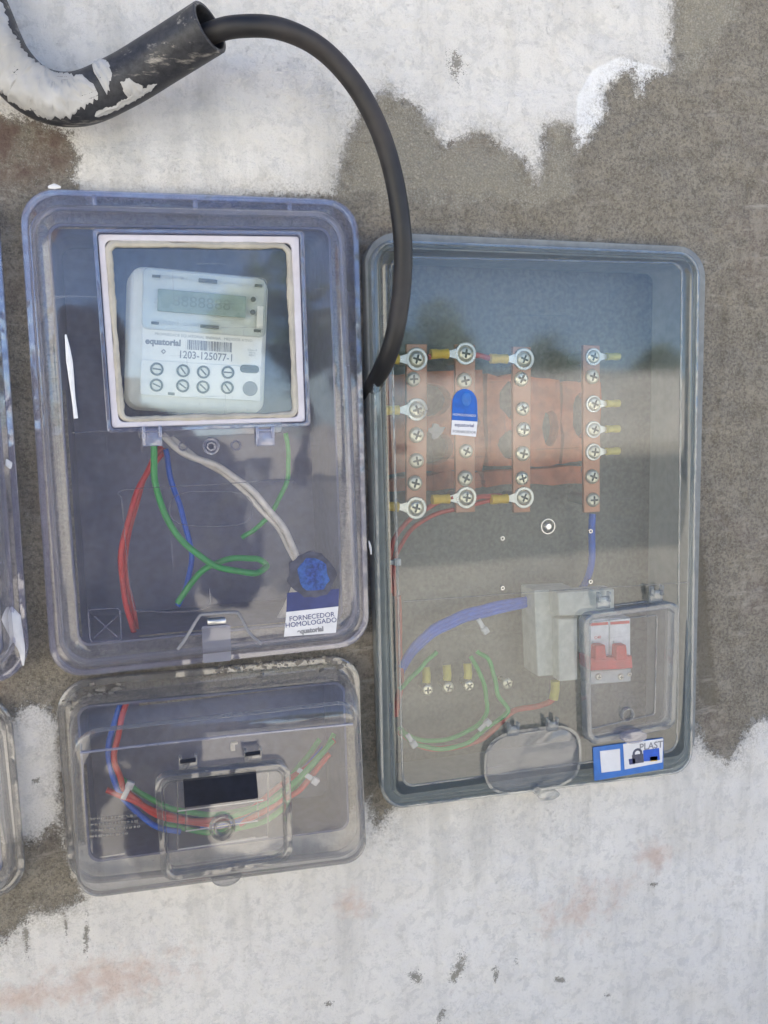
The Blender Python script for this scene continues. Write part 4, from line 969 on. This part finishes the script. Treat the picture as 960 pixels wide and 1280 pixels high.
m_gr, nt, N, L = mat('dusty_ground'); bs = N['Principled BSDF']
g = N.new('ShaderNodeNewGeometry'); sp = N.new('ShaderNodeSeparateXYZ'); L.new(g.outputs['Position'], sp.inputs[0])
n1 = noise(nt, 3, 6, .6); n2 = noise(nt, .5, 5, .6)
c = mixc(nt, ramp(nt, n1, .3, .7), (.42, .395, .345), (.50, .47, .41)); c = mixc(nt, ramp(nt, n2, .5, .7, 0, .4), c, (.34, .32, .28)); L.new(c, bs.inputs['Base Color']); bs.inputs['Roughness'].default_value = .95
gr = obj('ground', bm, m_gr, None, False, loc=(0, 0, 0)); tag(gr, kind='structure')
bm = bmesh.new(); vs = [bm.verts.new(v) for v in ((-50, -19, .004), (50, -19, .004), (50, -7, .004), (-50, -7, .004))]; bm.faces.new(vs)
rd_ = obj('road', bm, plain('asphalt', (.19, .19, .18), .9, scale=20, var=.2), None, False, loc=(0, -13, .004)); tag(rd_, kind='structure')
bm = bmesh.new(); box(bm, (20, -24, 1.05), (24, .2, 2.1), .01); box(bm, (20, -24, 2.13), (24.1, .3, .08), .01)
tag(obj('boundary_wall', bm, plain('whitewash', (.74, .72, .68), .9, var=.1, scale=2)), 'long low whitewashed wall across the road, mirrored in the large cover', 'wall')
bm = bmesh.new(); r_ = np.random.default_rng(77)
M_LEAF = plain('leaf_green', (.05, .10, .03), .6, var=.4, scale=3); M_BARK = plain('bark', (.12, .09, .06), .9, var=.3, scale=8)
def tree(x, y, h_, rad, lab, seed):
    t = thing('tree', (x, y, 0), lab, 'tree', 'trees across the road'); r = np.random.default_rng(seed)
    bm = bmesh.new(); tube(bm, smooth_path([(x, y, 0), (x+.1, y, h_*.3), (x, y+.1, h_*.6), (x+.05, y, h_*.8)], 4), lambda s_: .16*(1-s_*.8), 8)
    for k in range(6):
        a_ = k*1.1; tube(bm, [Vector((x, y, h_*.4+k*.1)), Vector((x+rad*.6*math.cos(a_), y+rad*.6*math.sin(a_), h_*(.6+.04*k)))], lambda s_: .05*(1-s_*.7), 6)
    obj('trunk', bm, M_BARK, t)
    cl = [(r.normal()*rad*.45, r.normal()*rad*.45, h_*.66+r.normal()*h_*.13, rad*r.uniform(.25, .45)) for _ in range(16)]
    V = []; Fc = []
    for k in range(3600):
        cx, cy, cz, cr = cl[r.integers(16)]; d = r.normal(size=3); d /= np.linalg.norm(d); d *= cr*r.uniform(.5, 1.05)
        p = Vector((x+cx+d[0], y+cy+d[1], cz+d[2])); a_ = Vector(r.normal(size=3)).normalized()*.09; b_ = a_.cross(Vector(r.normal(size=3))).normalized()*.06
        i0_ = len(V); V += [p-a_, p+b_, p+a_, p-b_]; Fc.append((i0_, i0_+1, i0_+2, i0_+3))
    me = bpy.data.meshes.new('crown'); me.from_pydata([tuple(v-t.location) for v in V], [], Fc); me.materials.append(M_LEAF)
    o = link(bpy.data.objects.new('crown', me)); o.parent = t
tree(9.2, -25.6, 4.0, 1.9, 'round green tree reflected in the large smoked cover', 1)
tree(3.4, -16, 3.8, 1.5, 'dark tree reflected in the meter window', 2)
tree(13.8, -27.5, 3.2, 1.7, 'low tree behind the white wall', 3)
tree(18.5, -27.5, 3.0, 1.7, 'rightmost low tree behind the white wall', 4)
# the person taking the picture, mirrored faintly in the covers
pr = thing('person', (-.05, -1.12, 0), 'person in navy shirt holding up a phone, seen only as a dark reflection', 'person')
def skin(name, joints, bones, m_, parent, sub=2):
    me = bpy.data.meshes.new(name); me.from_pydata([tuple(Vector(j[0])) for j in joints], bones, [])
    o = link(bpy.data.objects.new(name, me)); o.parent = parent
    md = o.modifiers.new('skin', 'SKIN'); md.use_smooth_shade = True
    for i_, j in enumerate(joints): me.skin_vertices[0].data[i_].radius = (j[1], j[2] if len(j) > 2 else j[1])
    me.skin_vertices[0].data[0].use_root = True
    o.modifiers.new('sub', 'SUBSURF').levels = sub; o.modifiers['sub'].render_levels = sub; me.materials.append(m_); return o
M_SHIRT = plain('navy_shirt', (.02, .025, .06), .9, var=.2, scale=40, bmp=.3); M_SKIN = plain('skin', (.32, .18, .12), .5, var=.05); M_TROU = plain('dark_trousers', (.03, .03, .035), .9)
J = [((0, 0, .98), .19, .14), ((0, 0, 1.15), .19, .14), ((0, 0, 1.33), .21, .13), ((0, 0, 1.44), .12, .09), ((0, .02, 1.52), .055), ((0, .03, 1.60), .085, .10), ((0, .03, 1.70), .075, .09),
     ((.20, 0, 1.41), .066), ((.25, .09, 1.15), .056), ((.12, .22, 1.33), .040), ((.08, .27, 1.42), .034), ((-.20, 0, 1.41), .066), ((-.22, .08, 1.15), .056), ((-.02, .22, 1.34), .040), ((.02, .27, 1.42), .034),
     ((.10, 0, .86), .105), ((.11, .01, .48), .065), ((.12, -.02, .09), .045), ((.12, .10, .04), .04), ((-.10, 0, .86), .105), ((-.11, .01, .48), .065), ((-.12, -.02, .09), .045), ((-.12, .10, .04), .04)]
Bn = [(0, 1), (1, 2), (2, 3), (3, 4), (4, 5), (5, 6), (3, 7), (7, 8), (8, 9), (9, 10), (3, 11), (11, 12), (12, 13), (13, 14), (0, 15), (15, 16), (16, 17), (17, 18), (0, 19), (19, 20), (20, 21), (21, 22)]
skin('body', J, Bn, M_SHIRT, pr)
bm = bmesh.new(); box(bm, (.0, -.818, 1.47), (.072, .008, .15), .003)
tag(obj('phone', bm, M_BLKP), 'black phone held up in front of the navy shirted person', 'phone')

M_HW = plain('painted_house_wall', (.80, .77, .70), .9, var=.05, scale=2, dirt=(.6, .55, .48)); M_TILE = plain('clay_roof', (.45, .20, .12), .9, var=.2, scale=6); M_SHUT = plain('shutter_green', (.08, .16, .12), .6, scale=10)
def fill_house(x0, x1, y, h_, lab):  # unseen houses, added so their sunlit walls bounce neutral light back
    t = thing('fill_house', ((x0+x1)/2, y-3, 0), lab, 'fill_house', 'unseen houses added for bounce light')
    bm = bmesh.new(); box(bm, ((x0+x1)/2, y-3, h_/2), (x1-x0, 6, h_), .01); obj('wall', bm, M_HW, t, smooth=False)
    bm = bmesh.new(); w_ = x1-x0
    a = [bm.verts.new(v) for v in ((x0-.4, y+.4, h_), (x1+.4, y+.4, h_), (x1+.4, y-6.4, h_), (x0-.4, y-6.4, h_), (x0-.4, y-3, h_+1.5), (x1+.4, y-3, h_+1.5))]
    for f in ((0, 1, 5, 4), (2, 3, 4, 5), (0, 4, 3), (1, 2, 5), (3, 2, 1, 0)): bm.faces.new([a[i] for i in f])
    obj('roof', bm, M_TILE, t, smooth=False)
    bm = bmesh.new(); box(bm, (x0+w_*.5, y+.02, 1.05), (.9, .06, 2.1), .01); obj('door', bm, M_SHUT, t, smooth=False)
    for k in (.22, .78):
        bm = bmesh.new(); box(bm, (x0+w_*k, y+.02, 1.6), (1.2, .06, 1.1), .01); obj('window', bm, M_SHUT, t, smooth=False)
fill_house(-13, -2.6, -6.5, 4.6, 'unseen cream building across the street at the left, added to bounce light onto the wall'); fill_house(13.5, 23, -7.5, 4.6, 'unseen cream building across the street at the right, added to bounce light onto the wall')
